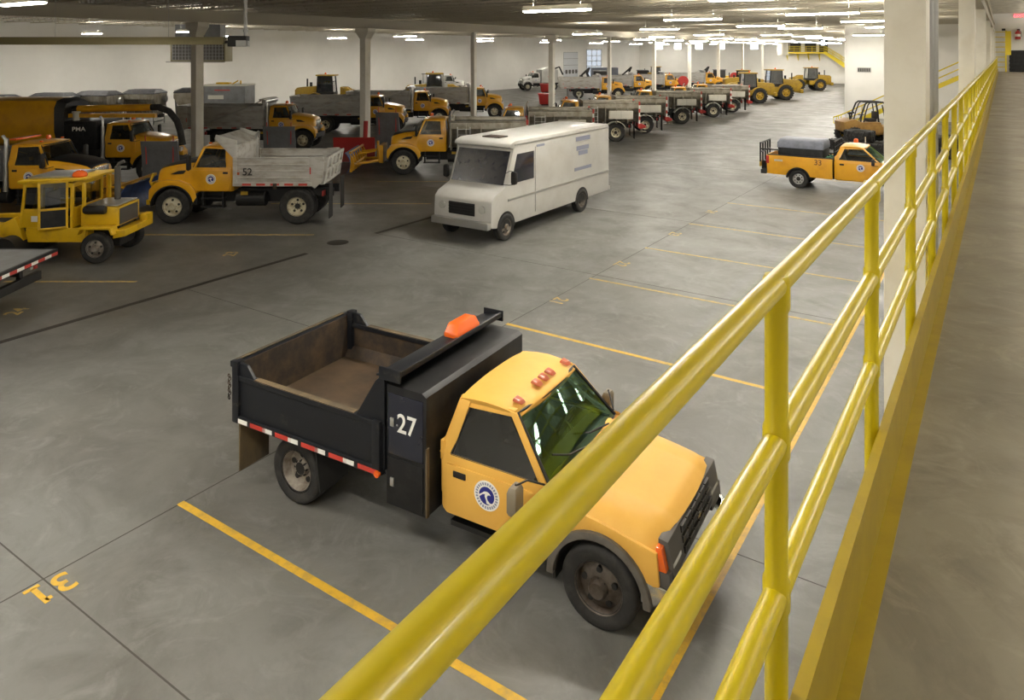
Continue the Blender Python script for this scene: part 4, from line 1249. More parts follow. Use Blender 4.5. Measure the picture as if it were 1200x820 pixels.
MB().box(-1.85, -1.55, -.771, -.766, 1.12, 1.28).obj('warning_sticker', 'white', bt)
fr = MB()
for s in (-1, 1):
    fr.prism([(-2.15, .95), (-2.05, .60), (-2.55, .60), (-2.75, .92), (-3.8, .92), (-3.8, 1.03), (-2.7, 1.05), (-2.3, 1.25)], 'y', s * .62, s * .80)
fr.box(-3.8, -2.0, -.62, -.5, .65, .8).box(-3.8, -2.0, .5, .62, .65, .8)
fr.obj('front_frame', 'sweepyel', bt, bev=.015)
MB().lathe([(0, -1.2), (.36, -1.2), (.36, 1.2), (0, 1.2)], c=(-2.35, 0, .40), n=24).obj('broom_brush', 'chassis', bt)
MB().cyl((.05, -.8, .42), (.05, .8, .42), .07).obj('axle', 'chassis', bt)
MB().cyl((-3.1, -.8, .42), (-3.1, .8, .42), .07).obj('axle', 'chassis', bt)
MB().box(-.3, .44, -.4, .4, .36, .95).obj('engine_frame', 'chassis', bt)

# ---------------------------------------------------------------- white step van
v = thing('step_van', 'white step van in the middle of the aisle', 'van', (-14.02, 19.0, 0), R(-90))
b = MB()
prof = [(-7.15, .45), (-7.2, .7), (-7.2, 2.95), (-7.1, 3.06), (-.55, 3.06), (-.28, 2.98), (-.20, 2.86), (-.42, 2.80), (.02, 1.68), (.62, 1.46), (.78, 1.30), (.82, .52), (.45, .45)]
b.prism(prof, 'y', -1.12, 1.12)
bo = b.obj('body', 'vanwhite', v, bev=.05, smooth=40)
wsg = MB().loft([[(-.385, -1.02, 2.72), (-.385, 1.02, 2.72), (-.41, 1.02, 2.70), (-.41, -1.02, 2.70)], [(.035, -1.02, 1.72), (.035, 1.02, 1.72), (.01, 1.02, 1.70), (.01, -1.02, 1.70)]])
wsg.obj('windshield', 'navy', bo)
for s in (-1, 1):
    MB().prism([(-.62, 2.62), (-1.62, 2.62), (-1.62, 1.72), (-.28, 1.72)], 'y', s * 1.115, s * 1.128).obj('side_window', 'navy', bo, bev=.004)
    MB().box(-7.15, -.1, min(s * 1.12, s * 1.145), max(s * 1.12, s * 1.145), 1.20, 1.27).obj('side_molding', 'alu', bo, bev=.008)
    MB().box(-7.15, -.5, min(s * 1.115, s * 1.135), max(s * 1.115, s * 1.135), 2.90, 2.95).obj('roof_trim', 'alu', bo, bev=.005)
    MB().box(-1.75, -1.70, min(s * 1.12, s * 1.14), max(s * 1.12, s * 1.14), .6, 2.75).obj('door_rail', 'alu', bo, bev=.005)
    lg = MB()
    for zz, xa, xb_ in ((2.62, -5.6, -4.5), (2.28, -5.5, -4.55), (2.10, -5.4, -4.7), (1.55, -5.7, -4.4)):
        lg.box(xa, xb_, min(s * 1.12, s * 1.127), max(s * 1.12, s * 1.127), zz, zz + (.12 if zz < 2 else .16))
    lg.obj('side_lettering', 'inkgrey', bo)
    MB().box(-2.3, -1.8, min(s * 1.12, s * 1.127), max(s * 1.12, s * 1.127), 2.72, 2.80).obj('side_stripe', 'inkgrey', bo)
    MB().arc(0, .42, .02, .49, s * 1.0, s * 1.126, -5, 185, 16).obj('wheel_arch', 'chassis', bo)
    MB().arc(-4.95, .42, .02, .49, s * 1.0, s * 1.126, -5, 185, 16).obj('wheel_arch', 'chassis', bo)
    wheel(v, 0, s * 1.02, .42, .26, 'rimgrey', 'convex', rk=.58)
    wheel(v, -4.95, s * 1.02, .42, .26, 'rimgrey', 'deep', rk=.58)
    MB().cyl((.78, s * .78, 1.05), (.84, s * .78, 1.05), .12).obj('headlight', 'headlamp', v)
    mirror_west(v, -.1, s * 1.1, 1.95, 'chassis', .4, .25)
gr = MB().box(.80, .83, -.5, .5, .82, 1.20)
for k in range(4):
    gr.box(.82, .845, -.5, .5, .86 + k * .09, .90 + k * .09)
gr.obj('grille', 'chassis', v, bev=.005)
MB().box(.78, .98, -1.1, 1.1, .48, .70).obj('front_bumper', 'alu', v, bev=.03)
MB().box(-7.35, -7.18, -1.1, 1.1, .45, .6).obj('rear_bumper', 'alu', v, bev=.02)
MB().cyl((0, -.9, .42), (0, .9, .42), .07).cyl((-4.95, -.9, .42), (-4.95, .9, .42), .07).box(-7, .6, -.4, .4, .42, .55).obj('chassis', 'chassis', v)
MB().box(-1.25, -.75, -.35, .35, 3.06, 3.10).obj('roof_marker', 'rust', v, bev=.01)
# ================================================================ pickup 33
PPK = dict(xf=-.50, xb=-2.32, z0=.50, zs=1.36, zt=1.93, W=.99, wt=.78, xa0=-.58, xa1=-1.22, xb1=-2.10, crown=.06, bw=.20)
p = thing('pickup_truck', 'yellow pickup numbered 33 with grey tarped box in its bed', 'pickup truck', (-3.60, 34.2, 0), 0)
cab(p, PPK, 'cityyel', 'glassclear', 'glassgreen')
door_panel(p, PPK, 'cityyel')
for s in (-1, 1):
    emblem(p, -1.30, s * 1.005, 1.08, .15)
def pkhood(u, v):
    q = abs(2 * v - 1)
    z = 1.38 - .12 * u - .03 * u ** 3 - .03 * q * q
    if q > .72:
        z -= ((q - .72) / .28) ** 2 * .16
    if u > .86:
        z -= ((u - .86) / .14) ** 2 * .08
    return (-.62 + 1.40 * u + .09 * u * (1 - q * q), .985 * (2 * v - 1) * (1 - .06 * u ** 3), z)
MB().grid(pkhood, 16, 24).obj('hood', 'cityyel', p, smooth=50)
for s in (-1, 1):
    arch = [(.46 * math.cos(R(a)), .40 + .46 * math.sin(R(a))) for a in range(20, 161, 7)]
    MB().prism([(.78, 1.08), (.82, .56), (.44, .56)] + arch + [(-.44, .54), (-.50, .54), (-.50, 1.20), (0, 1.18)], 'y', s * .94, s * .985).obj('fender', 'cityyel', p, bev=.012)
    MB().arc(0, .40, .45, .49, s * .93, s * 1.02, 5, 175, 18).obj('fender_flare', 'chassis', p, bev=.008)
    arch = [(-3.76 + .46 * math.cos(R(a)), .40 + .46 * math.sin(R(a))) for a in range(20, 161, 7)]
    f = MB().prism([(-2.38, 1.36), (-2.38, .50), (-3.30, .52)] + arch + [(-4.22, .52), (-5.05, .54), (-5.08, 1.36)], 'y', s * .94, s * 1.0).obj('bed_side', 'cityyel', p, bev=.012)
    MB().arc(-3.76, .40, .45, .50, s * .95, s * 1.05, 5, 175, 18).obj('fender_flare', 'chassis', f, bev=.008)
    MB().arc(-3.76, .40, .46, .48, s * .5, s * .96, 0, 180, 12).obj('wheel_well', 'chassis', f)
    lettering('unit_number', '33', .32, 'inkbrown', f, (-2.95, s * 1.003, 1.16), (R(90), 0, 0 if s < 0 else math.pi), 1.0)
    MB().box(-4.75, -4.40, min(s * 1.0, s * 1.006), max(s * 1.0, s * 1.006), 1.10, 1.18).obj('side_badge', 'alu', f)
    MB().box(-5.10, -4.97, min(s * .86, s * 1.008), max(s * .86, s * 1.008), .98, 1.32).obj('tail_light', 'red', p, bev=.015)
    MB().prism([(.74, 1.10), (.84, 1.06), (.88, .86), (.74, .86)], 'y', s * .58, s * .94).obj('headlight', 'headlamp', p, bev=.015)
    wheel(p, 0, s * .84, .40, .26, 'rimgrey', 'car', rk=.56)
    wheel(p, -3.76, s * .84, .40, .26, 'alu', 'car', rk=.56)
    mirror_west(p, -.82, s * .98, 1.36, 'chassis', .26, .16)
b = MB().box(-5.05, -2.38, -.95, .95, .72, .80).box(-2.44, -2.38, -.95, .95, .8, 1.36)
for s in (-1, 1):
    b.box(-5.05, -2.38, min(s * .90, s * 1.0), max(s * .90, s * 1.0), 1.35, 1.385)
b.obj('bed', 'chassis', p)
MB().box(-5.10, -5.04, -.84, .84, .66, 1.37).obj('tailgate', 'cityyel', p, bev=.015)
MB().box(.80, .95, -.98, .98, .50, .76).obj('front_bumper', 'chrome', p, bev=.04)
MB().box(.82, .90, -.58, .58, .80, 1.08).obj('grille', 'plasgrey', p, bev=.01)
MB().box(-5.35, -5.10, -.95, .95, .50, .68).box(-5.28, -5.10, -.2, .2, .42, .5).obj('rear_bumper', 'chassis', p, bev=.02)
MB().box(-5, .7, -.5, -.4, .45, .6).box(-5, .7, .4, .5, .45, .6).cyl((0, -.8, .4), (0, .8, .4), .06).cyl((-3.76, -.8, .4), (-3.76, .8, .4), .06).obj('chassis', 'chassis', p)
MB().lathe([(.10, 0), (.10, .06), (.08, .15), (0, .18)], c=(-1.62, 0, 2.02), ax='z', n=16).obj('beacon_light', 'orange', p)
MB().cyl((-1.3, .3, 2.0), (-1.3, .3, 2.24), .02).obj('antenna', 'boxwhite', p)
rk = MB()
for z in (1.4, 1.62, 1.84, 2.06):
    rk.box(-2.36, -2.31, -.9, .9, z, z + .04)
for k in range(7):
    rk.box(-2.36, -2.31, -.9 + k * .293, -.86 + k * .293, 1.36, 2.1)
rk.obj('headache_rack', 'black', p)
rk = MB()
for k in range(5):
    rk.box(-5.42, -5.36, -.85 + k * .40, -.79 + k * .40, 1.0, 1.86)
rk.box(-5.42, -5.36, -.85, .81, 1.80, 1.86).box(-5.42, -5.36, -.85, .81, 1.4, 1.46).box(-5.42, -4.6, -.85, -.80, 1.55, 1.60).box(-5.42, -5.2, -.5, .5, .55, 1.0)
rk.obj('tail_rack', 'black', p)
lg = MB().box(-5.44, -5.40, -.80, -.55, .78, 1.05).box(-5.44, -5.40, .55, .8, .78, 1.05)
lg.obj('tail_board', 'rimyel', p)
# the load in its bed
tb = thing('tarped_box', 'long grey tarp over a black box lying in the pickup bed', 'covered box', (-3.60 - 3.74, 34.2, .80))
MB().box(-.93, .93, -.70, .70, 0, .95).obj('box', 'black', tb, bev=.02)
q = [(-.74, .88), (-.72, 1.16), (-.55, 1.26), (.55, 1.26), (.72, 1.16), (.74, .88)]
MB().loft([[(x, y * k, .88 + (z - .88) * k2) for y, z in q] for x, k, k2 in ((-.95, 1, .8), (-.86, 1.0, 1.0), (-.4, .985, .97), (.1, 1.0, 1.0), (.5, .98, .96), (.86, 1, 1.02), (.95, 1, .85))]).obj('tarp', 'tarp', tb, smooth=60)
for k in range(2):
    jg = thing('jug', 'dark green jug in the pickup bed %s' % ('on the near side by the cab' if k == 0 else 'on the far side by the cab'), 'jug', (-3.60 - 2.61, 34.2 - .55 + k * .5, .80), 0, 'jugs in the pickup bed')
    MB().prism([(-.16, 0), (.16, 0), (.16, .5), (.06, .62), (-.06, .62), (-.16, .5)], 'y', -.14, .14).obj('jug_body', 'green', jg, bev=.03)
    MB().cyl((0, 0, .62), (0, 0, .68), .04).obj('cap', 'chassis', jg)

# ================================================================ loaders
ld = thing('wheel_loader', 'x', 'wheel loader')
b = MB().prism([(-.9, .75), (.35, .75), (.35, 1.55), (.0, 1.75), (-.9, 1.75)], 'y', -.55, .55)
b.obj('rear_frame', 'chassis', ld, bev=.03)
b = MB().prism([(-2.35, .85), (-2.35, 1.95), (-2.15, 2.15), (-.35, 2.28), (-.35, 1.2), (-1.0, .85)], 'y', -.70, .70)
eh = b.obj('engine_hood', 'loadyel', ld, bev=.10)
g = MB().box(-2.37, -2.34, -.5, .5, 1.1, 1.95)
for k in range(9):
    g.box(-2.39, -2.36, -.5, .5, 1.14 + k * .09, 1.18 + k * .09)
g.obj('radiator_grille', 'tan', eh)
MB().box(-2.55, -2.2, -.95, .95, .72, 1.15).obj('counterweight', 'loadyel', ld, bev=.06)
MB().cyl((-1.5, .3, 2.2), (-1.5, .3, 2.9), .07).obj('exhaust_stack', 'chassis', eh)
MB().cyl((-1.0, -.3, 2.2), (-1.0, -.3, 2.6), .12).obj('air_cleaner', 'chassis', eh)
c = MB()
for s in (-1, 1):
    for x0, x1 in ((1.05, .92), (-.38, -.32)):
        c.loft([[(x0 - .05, s * .72 - .05, 1.6), (x0 + .05, s * .72 - .05, 1.6), (x0 + .05, s * .72 + .05, 1.6), (x0 - .05, s * .72 + .05, 1.6)], [(x1 - .05, s * .66 - .05, 3.2), (x1 + .05, s * .66 - .05, 3.2), (x1 + .05, s * .66 + .05, 3.2), (x1 - .05, s * .66 + .05, 3.2)]])
c.box(-.42, 1.12, -.76, .76, 1.45, 1.75)
co = c.obj('cab_frame', 'chassis', ld, bev=.02)
MB().box(-.5, 1.2, -.78, .78, 3.16, 3.30).obj('cab_roof', 'loadyel', co, bev=.05)
MB().add([(1.03, -.68, 1.75), (1.03, .68, 1.75), (.92, .62, 3.16), (.92, -.62, 3.16)], [(0, 1, 2, 3)]).add([(-.36, -.68, 1.75), (-.36, .68, 1.75), (-.3, .62, 3.16), (-.3, -.62, 3.16)], [(0, 1, 2, 3)]).obj('windshield', 'glassblack', co)
for s in (-1, 1):
    MB().add([(-.33, s * .72, 1.75), (1.0, s * .72, 1.75), (.9, s * .66, 3.16), (-.28, s * .66, 3.16)], [(0, 1, 2, 3)]).obj('side_window', 'glassblack', co)
MB().box(-.1, .45, -.28, .28, 1.75, 2.1).box(-.2, -.05, -.26, .26, 2.0, 2.75).obj('seat', 'seat', co, bev=.05)
MB().lathe([(.09, 0), (.09, .1), (.0, .18)], c=(.2, 0, 3.3), ax='z', n=12).obj('beacon_light', 'orange', ld)
for s in (-1, 1):
    for x in (-.55, 2.45):
        wheel(ld, x, s * 1.02, .80, .58, 'rimyel', 'convex', lug=18)
    MB().arc(-.55, .80, .86, .92, s * .72, s * 1.30, 20, 150, 12).obj('rear_fender', 'loadyel', ld, bev=.01)
    MB().arc(2.45, .80, .86, .92, s * .72, s * 1.30, 60, 170, 12).obj('front_fender', 'loadyel', ld, bev=.01)
    MB().box(-.1, .9, min(s * .72, s * 1.15), max(s * .72, s * 1.15), .8, 1.4).obj('step_box', 'loadyel', ld, bev=.03)
MB().box(1.2, 2.7, -.5, .5, .7, 1.5).box(1.6, 2.2, -.45, .45, 1.4, 2.2).obj('front_frame', 'loadyel', ld, bev=.05)
a = MB()
for s in (-1, 1):
    a.prism([(1.8, 2.1), (2.2, 2.15), (3.5, 1.35), (4.05, .62), (3.8, .5), (3.2, 1.05), (1.9, 1.85)], 'y', s * .40, s * .55)
a.cyl((2.1, 0, 2.0), (3.5, 0, 1.7), .09)
a.obj('lift_arm', 'loadyel', ld, bev=.02)
bk = [(4.0, .15), (5.0, .08), (5.0, .13), (4.1, .25), (3.95, .6), (4.1, 1.05), (4.35, 1.3), (4.3, 1.34), (4.0, 1.1), (3.85, .6)]
MB().prism(bk, 'y', -1.35, 1.35).prism([(4.0, .12), (5.0, .08), (4.35, 1.3), (4.0, 1.08), (3.88, .6)], 'y', -1.38, -1.34).prism([(4.0, .12), (5.0, .08), (4.35, 1.3), (4.0, 1.08), (3.88, .6)], 'y', 1.34, 1.38).obj('bucket', 'chassis', ld)
for x in (-.55, 2.45):
    MB().cyl((x, -1.0, .8), (x, 1.0, .8), .12).obj('axle', 'chassis', ld)
GL = 'yellow wheel loaders'
# rear wheel contact (near side) -> origin
def loader(cx, cy, yaw, label, k=1.0):
    h = (math.cos(yaw), math.sin(yaw))
    o = place(ld, (cx - .555 * 1.2 + .55 * h[0], cy + .832 * 1.2 + .55 * h[1], 0), yaw, label, GL)
    o.scale = (k, k, k)
    return o
loader(-23.01, 85.0, YAW_B, 'yellow wheel loader nearest of the three, next to the last spreader truck', 1.05)
loader(-22.04, 92.7, YAW_B, 'yellow wheel loader in the middle of the three by the far aisle', 1.12)
loader(-22.94, 117.8, YAW_B, 'yellow wheel loader farthest away, alone below the yellow stair platform', 1.05)
loader(-55.4, 48.6, YAW_C, 'yellow loader cab with mast showing above the grey dump bed, left one of the pair', 1.1)
loader(-50.0, 58.5, YAW_C + .1, 'yellow loader cab just left of the scuffed white column, right one of the pair', 1.1)
loader(-30.5, 102.5, YAW_C, 'yellow loader far back between the red hose reel and the white column', 1.0)
loader(-50, 118, YAW_C, 'yellow loader far back below the bright high windows', 1.0)
for o in [ld] + list(ld.children_recursive):
    bpy.data.objects.remove(o)

# ================================================================ rough terrain forklift, tires
f = thing('forklift_tractor', 'tan yellow machine with black roll cage standing behind the big tires', 'tractor', (-7.4, 52.6, 0), R(33))
# x forward is right in the picture
b = MB().prism([(-1.7, .75), (-1.75, 1.35), (-1.1, 1.55), (-.65, 1.35), (.55, 1.35), (.6, 1.05), (1.7, 1.05), (1.75, .55), (-1.2, .55)], 'y', -.80, .80)
b.obj('body', 'tan', f, bev=.04)
MB().box(-.5, .6, -.86, -.80, .65, 1.2).box(-.5, .6, .80, .86, .65, 1.2).obj('side_panel', 'tan', f, bev=.02)
rc = MB()
for s in (-1, 1):
    rc.tube([(-.75, s * .72, 1.2), (-.62, s * .70, 1.9), (-.40, s * .66, 2.50), (-.25, s * .62, 2.62), (.75, s * .62, 2.62), (.92, s * .66, 2.50), (1.05, s * .70, 1.9), (1.15, s * .72, 1.05)], .055, n=8)
    rc.tube([(-.52, s * .72, 1.35), (-.40, s * .70, 1.9), (-.22, s * .66, 2.45), (-.1, s * .62, 2.58)], .04, n=8)
    rc.tube([(.9, s * .72, 1.05), (.78, s * .70, 1.9), (.68, s * .66, 2.45)], .04, n=8)
for x in (-.25, .25, .75):
    rc.cyl((x, -.62, 2.62), (x, .62, 2.62), .05, n=8)
rc.obj('roll_cage', 'chassis', f)
MB().box(-.05, .5, -.3, .3, 1.35, 1.55).box(.42, .58, -.28, .28, 1.5, 2.0).obj('seat', 'seat', f, bev=.05)
MB().tube([(-.5, 0, 1.4), (-.38, 0, 1.72)], .03).lathe([(.18, 0), (.2, .02), (.18, .04)], c=(-.36, 0, 1.75), ax='z', n=16, closed=True).obj('steering_wheel', 'chassis', f)
MB().tube([(-1.2, -.3, 1.5), (-1.25, -.3, 1.85), (-.95, -.3, 1.95)], .06).lathe([(0, 0), (.16, 0), (.16, .1), (0, .14)], c=(-1.2, -.3, 1.85), ax='z', n=14).obj('lamp_pod', 'chassis', f)
for s in (-1, 1):
    wheel(f, -1.15, s * .85, .52, .35, 'rimyel', 'convex', lug=16)
    wheel(f, 1.2, s * .85, .52, .35, 'rimyel', 'convex', lug=16)
GT = 'big lugged tires lying on the floor'
tl = ['big black tire lying at the left end in front of the tan machine', 'big black tire lying under the tan machine wheel, middle of the stack', 'big black tire lying beside the white walkway column',
      'upper big black tire of the stack right of the white walkway column', 'lower big black tire of the stack right of the white walkway column', 'upper big black tire on the left pile by the tan machine']
for (x, y, z), lb in zip(((-7.95, 47.9, .30), (-6.2, 47.5, .30), (-4.45, 47.6, .30), (-2.4, 47.3, .92), (-2.4, 47.3, .30), (-7.1, 47.7, .92)), tl):
    o = link('tractor_tire', tire_mesh(.82, .58, 18), None, (x, y, z))
    o.rotation_euler = (R(90), 0, random.random())
    tag(o, lb, 'tire', GT)

# ================================================================ plow blades standing on the floor between the rows
def standing_plow(x, y, yaw, wd, h, label, ribs=True):
    t = thing('snow_plow', label, 'snow plow', (x, y, 0), yaw, 'grey plow blades standing between the rows')
    secs = []
    for yy in (-wd / 2, wd / 2):
        fr = [(.42 * (u - .4) ** 2, yy, .03 + h * u) for u in [k / 9 for k in range(10)]]
        secs.append(fr + [(q[0] - .04, q[1], q[2]) for q in reversed(fr)])
    MB().loft(secs).obj('moldboard', 'plow', t)
    b = MB()
    for k in range(5):
        yy = -wd / 2 + .05 + (wd - .1) * k / 4
        b.prism([(.02, h * .95), (-.14, h * .6), (-.18, .1), (0, .03)], 'y', yy - .03, yy + .03)
    b.box(-.4, -.04, -wd * .35, wd * .35, .05, .15)
    b.obj('back_rib', 'plow', t)
    for s in (-1, 1):
        MB().cyl((.05, s * wd * .36, h * .55), (.10, s * wd * .38, h * 1.12), .022).obj('blade_marker', 'redtape', t)
    return t
fwv = R(90) + math.atan(576 / 863)
standing_plow(-29.51, 17.56, fwv + math.pi, 1.55, 2.1, 'grey plow blade standing in front of the nose of truck 52')
standing_plow(-31.09, 24.96, fwv + math.pi, 1.65, 2.0, 'grey plow blade covering the door of the dump truck behind truck 52')
standing_plow(-27.4, 29.1, fwv + math.pi - .3, 1.35, 2.6, 'tall ribbed grey plow blade right of the scuffed white column')
rp = thing('red_plow', 'red plow standing left of the scuffed white column behind the yellow plow frame', 'plow', (-28.6, 27.8, 0), fwv + math.pi)
MB().loft([[(.3 * (u - .4) ** 2 - d, y, .05 + 1.3 * u) for u, d in [(k / 6, 0) for k in range(7)] + [(1 - k / 6, .05) for k in range(7)]] for y in (-1.1, 1.1)]).obj('moldboard', 'red', rp)
MB().cyl((-.1, -.9, 1.2), (-.1, .9, 1.2), .13).cyl((-.15, .5, .1), (-.1, .6, 2.2), .12).obj('lift_frame', 'red', rp)

# ================================================================ hoppers along the left wall
hp = thing('hopper_spreader', 'x', 'hopper')
sec = lambda x: [(x, -1.2, 2.35), (x, -1.2, 1.95), (x, -.35, .75), (x, .35, .75), (x, 1.2, 1.95), (x, 1.2, 2.35)]
b = MB().loft([sec(-1.9), sec(1.9)])
for k in range(5):
    x = -1.9 + k * .94
    for s in (-1, 1):
        b.prism([(s * 1.22, 2.3), (s * 1.22, 1.95), (s * .42, .72), (s * .36, .76), (s * 1.18, 1.98)], 'x', x, x + .05)
bo = b.obj('hopper', 'stainless', hp, bev=.01)
MB().loft([[(-1.95, -1.25, 2.33), (1.95, -1.25, 2.33), (1.95, 1.25, 2.33), (-1.95, 1.25, 2.33)], [(-1.93, -1.22, 2.42), (1.93, -1.22, 2.42), (1.93, 1.22, 2.42), (-1.93, 1.22, 2.42)], [(-1.6, -.55, 2.66), (1.6, -.55, 2.66), (1.6, .55, 2.66), (-1.6, .55, 2.66)]]).obj('top_cover', 'tarpblack', bo, bev=.02)
s_ = MB()
for x in (-1.7, 1.7):
    for y in (-.95, .95):
        s_.cyl((x, y, 0), (x, y * 1.15, 1.95), .05, n=8)
    s_.cyl((x, -.95, .25), (x, .95, .25), .04, n=8)
s_.obj('stand', 'greyequip', hp)
MB().box(-2.3, 2.1, -.32, .32, .52, .78).box(-2.35, -2.0, -.25, .25, .25, .6).obj('conveyor', 'chassis', hp, bev=.02)
MB().cyl((1.95, .55, 1.9), (2.25, .55, 1.9), .28).cyl((2.1, .55, 1.6), (2.2, .7, 1.0), .09).obj('spinner_drive', 'galv', hp)
GH = 'grey hopper spreaders stored along the left wall'
for x, y, yaw, lb in ((-59.2, 23.0, YAW_C, 'grey hopper at the far left edge of the picture behind the yellow tank'), (-58.6, 26.6, YAW_C + .05, 'grey hopper with black cover above the end of the yellow tank'),
                      (-58.5, 29.8, YAW_C, 'grey hopper behind the black boom joint, third from the left edge'), (-58.0, 33.2, YAW_C + .03, 'grey hopper behind the yellow boom pipes, left of the end-on hopper'),
                      (-56.8, 36.4, R(147), 'grey hopper seen end-on, just left of the nearest white column')):
    place(hp, (x, y, 0), yaw, lb, GH).scale = (.66, 1.0, 1.06)
for o in [hp] + list(hp.children_recursive):
    bpy.data.objects.remove(o)
# box machine behind truck 8
bm_ = thing('box_machine', 'grey and white box machine with yellow parts behind the large grey dump bed', 'machine', (-50.8, 35.8, 0), YAW_C)
b = MB().box(-1.6, 1.75, -1.1, 1.1, 1.0, 3.2)
bo = b.obj('box_body', 'greyequip', bm_, bev=.02)
MB().box(-1.65, 1.8, -1.15, 1.15, 3.2, 3.32).box(-1.66, -1.5, -1.15, 1.15, 1.0, 3.2).obj('white_trim', 'boxwhite', bo, bev=.02)
MB().box(-1.1, .1, -1.12, -1.105, 2.2, 2.5).obj('sign_plate', 'boxwhite', bo)
MB().box(-.6, .6, -1.12, -1.105, 2.85, 2.93).obj('red_stripe', 'redtape', bo)
MB().box(-2.1, -1.66, -1.0, 1.0, .8, 3.0).obj('cab', 'cityyel', bm_, bev=.06)
MB().tube([(.4, -.2, 3.3), (.9, -.2, 3.6)], .05).tube([(1.1, -.2, 3.3), (1.1, -.2, 3.6)], .06).box(-.8, .2, -.3, .3, 3.32, 3.45).obj('roof_gear', 'sweepyel', bm_, bev=.01)
for s in (-1, 1):
    wheel(bm_, -1.9, s * .95, .5, .3, 'rimgrey', 'convex')
    wheel(bm_, 1.0, s * .95, .5, .3, 'rimgrey', 'deep')
MB().box(-2.5, 1.7, -.9, .9, .5, 1.0).obj('chassis', 'chassis', bm_)
# red bins and hose reels
for (x, y), lb in zip(((-54.3, 90.2), (-41.7, 69.3)), ('red bin beside the white truck left of a white column', 'red bin above the dark spreader opening left of a white column')):
    t = thing('red_bin', lb, 'bin', (x, y, 0), YAW_C, 'red bins on the floor')
    MB().loft([[(-.75, -.6, .12), (.75, -.6, .12), (.75, .6, .12), (-.75, .6, .12)], [(-.9, -.75, 1.2), (.9, -.75, 1.2), (.9, .75, 1.2), (-.9, .75, 1.2)]]).obj('bin_body', 'red', t, bev=.03)
    MB().box(-.95, .95, -.8, .8, 1.2, 1.28).obj('lid', 'red', t, bev=.02)
    MB().box(-.6, .6, -.5, -.4, 0, .12).box(-.6, .6, .4, .5, 0, .12).obj('skid', 'chassis', t)
for (x, y), lb in zip(((-33.7, 89.5), (-33.0, 108.5)), ('red hose reel at the foot of the column behind the spreader trucks', 'red hose reel beside the farther column near the back wall')):
    t = thing('hose_reel', lb, 'hose reel', (x, y, 0), R(35), 'red hose reels')
    MB().lathe([(.0, -.3), (.6, -.3), (.62, -.25), (.4, -.21), (.4, .21), (.62, .25), (.6, .3), (0, .3)], c=(0, 0, 2.15), n=26).obj('reel', 'red', t)
    MB().box(-.5, .5, -.5, .5, 0, .1).box(-.08, .08, -.45, -.36, .1, 2.1).box(-.08, .08, .36, .45, .1, 2.1).obj('reel_stand', 'red', t)
# excavator-like dark machines in the far rows
ex = thing('backhoe', 'x', 'backhoe')
MB().box(-1.6, 1.9, -.6, .6, .8, 1.7).box(.6, 2.2, -.55, .55, 1.2, 2.0).obj('body', 'sweepyel', ex, bev=.05)
MB().box(-1.0, .6, -.75, .75, 1.7, 2.9).obj('cab', 'seat', ex, bev=.06)
MB().box(-1.1, .7, -.8, .8, 2.9, 3.02).obj('cab_roof', 'greyequip', ex, bev=.03)
a = MB()
a.prism([(-1.7, 1.2), (-2.4, 2.6), (-2.0, 3.5), (-1.75, 3.45), (-2.1, 2.6), (-1.4, 1.3)], 'y', -.16, .16)
a.prism([(-2.0, 3.5), (-3.2, 2.4), (-3.1, 2.2), (-1.8, 3.2)], 'y', -.13, .13)
a.prism([(-3.3, 2.4), (-3.5, 1.6), (-3.0, 1.2), (-2.7, 1.4), (-3.0, 2.3)], 'y', -.35, .35)
a.obj('digging_arm', 'chassis', ex, bev=.02)
MB().prism([(3.0, .2), (3.8, .15), (3.2, 1.2), (2.9, .9)], 'y', -1.1, 1.1).box(2.0, 3.0, -.5, -.35, .7, .95).box(2.0, 3.0, .35, .5, .7, .95).obj('front_bucket', 'chassis', ex)
for s in (-1, 1):
    wheel(ex, -.8, s * .85, .68, .42, 'rimyel', 'convex', lug=16)
    wheel(ex, 1.7, s * .8, .45, .28, 'rimyel', 'convex')
for x, y, yaw, lb in ((-50.0, 99.0, YAW_C + .2, 'dark backhoe with raised arm left of the slim column in the far rows'), (-46.5, 106.5, YAW_C - .2, 'dark backhoe with folded arm between the two slim columns'),
                      (-37.5, 116.0, YAW_C, 'dark backhoe far back near the brightest high window')):
    place(ex, (x, y, 0), yaw, lb, 'dark backhoes in the far rows')
for o in [ex] + list(ex.children_recursive):
    bpy.data.objects.remove(o)
bt = thing('box_truck', 'blue grey box body by the left wall right of the overhead doors', 'box truck', (-50.5, 107.5, 0), YAW_C)
MB().box(-5, -.9, -1.2, 1.2, .9, 3.3).obj('box_body', 'tarp', bt, bev=.03)
MB().loft([[(-.8, -1.05, .6), (1.2, -1.05, .6), (1.2, 1.05, .6), (-.8, 1.05, .6)], [(-.8, -1.05, 1.5), (1.1, -1.0, 1.4), (1.1, 1.0, 1.4), (-.8, 1.05, 1.5)], [(-.8, -.95, 2.3), (.0, -.95, 2.3), (0, .95, 2.3), (-.8, .95, 2.3)]]).obj('cab', 'vanwhite', bt, bev=.05)
MB().box(-5, .9, -.5, .5, .5, .9).obj('chassis', 'chassis', bt)
for s in (-1, 1):
    wheel(bt, .4, s * .92, .45, .25, 'rimgrey', 'convex')
    wheel(bt, -3.6, s * .92, .45, .25, 'rimgrey', 'deep')

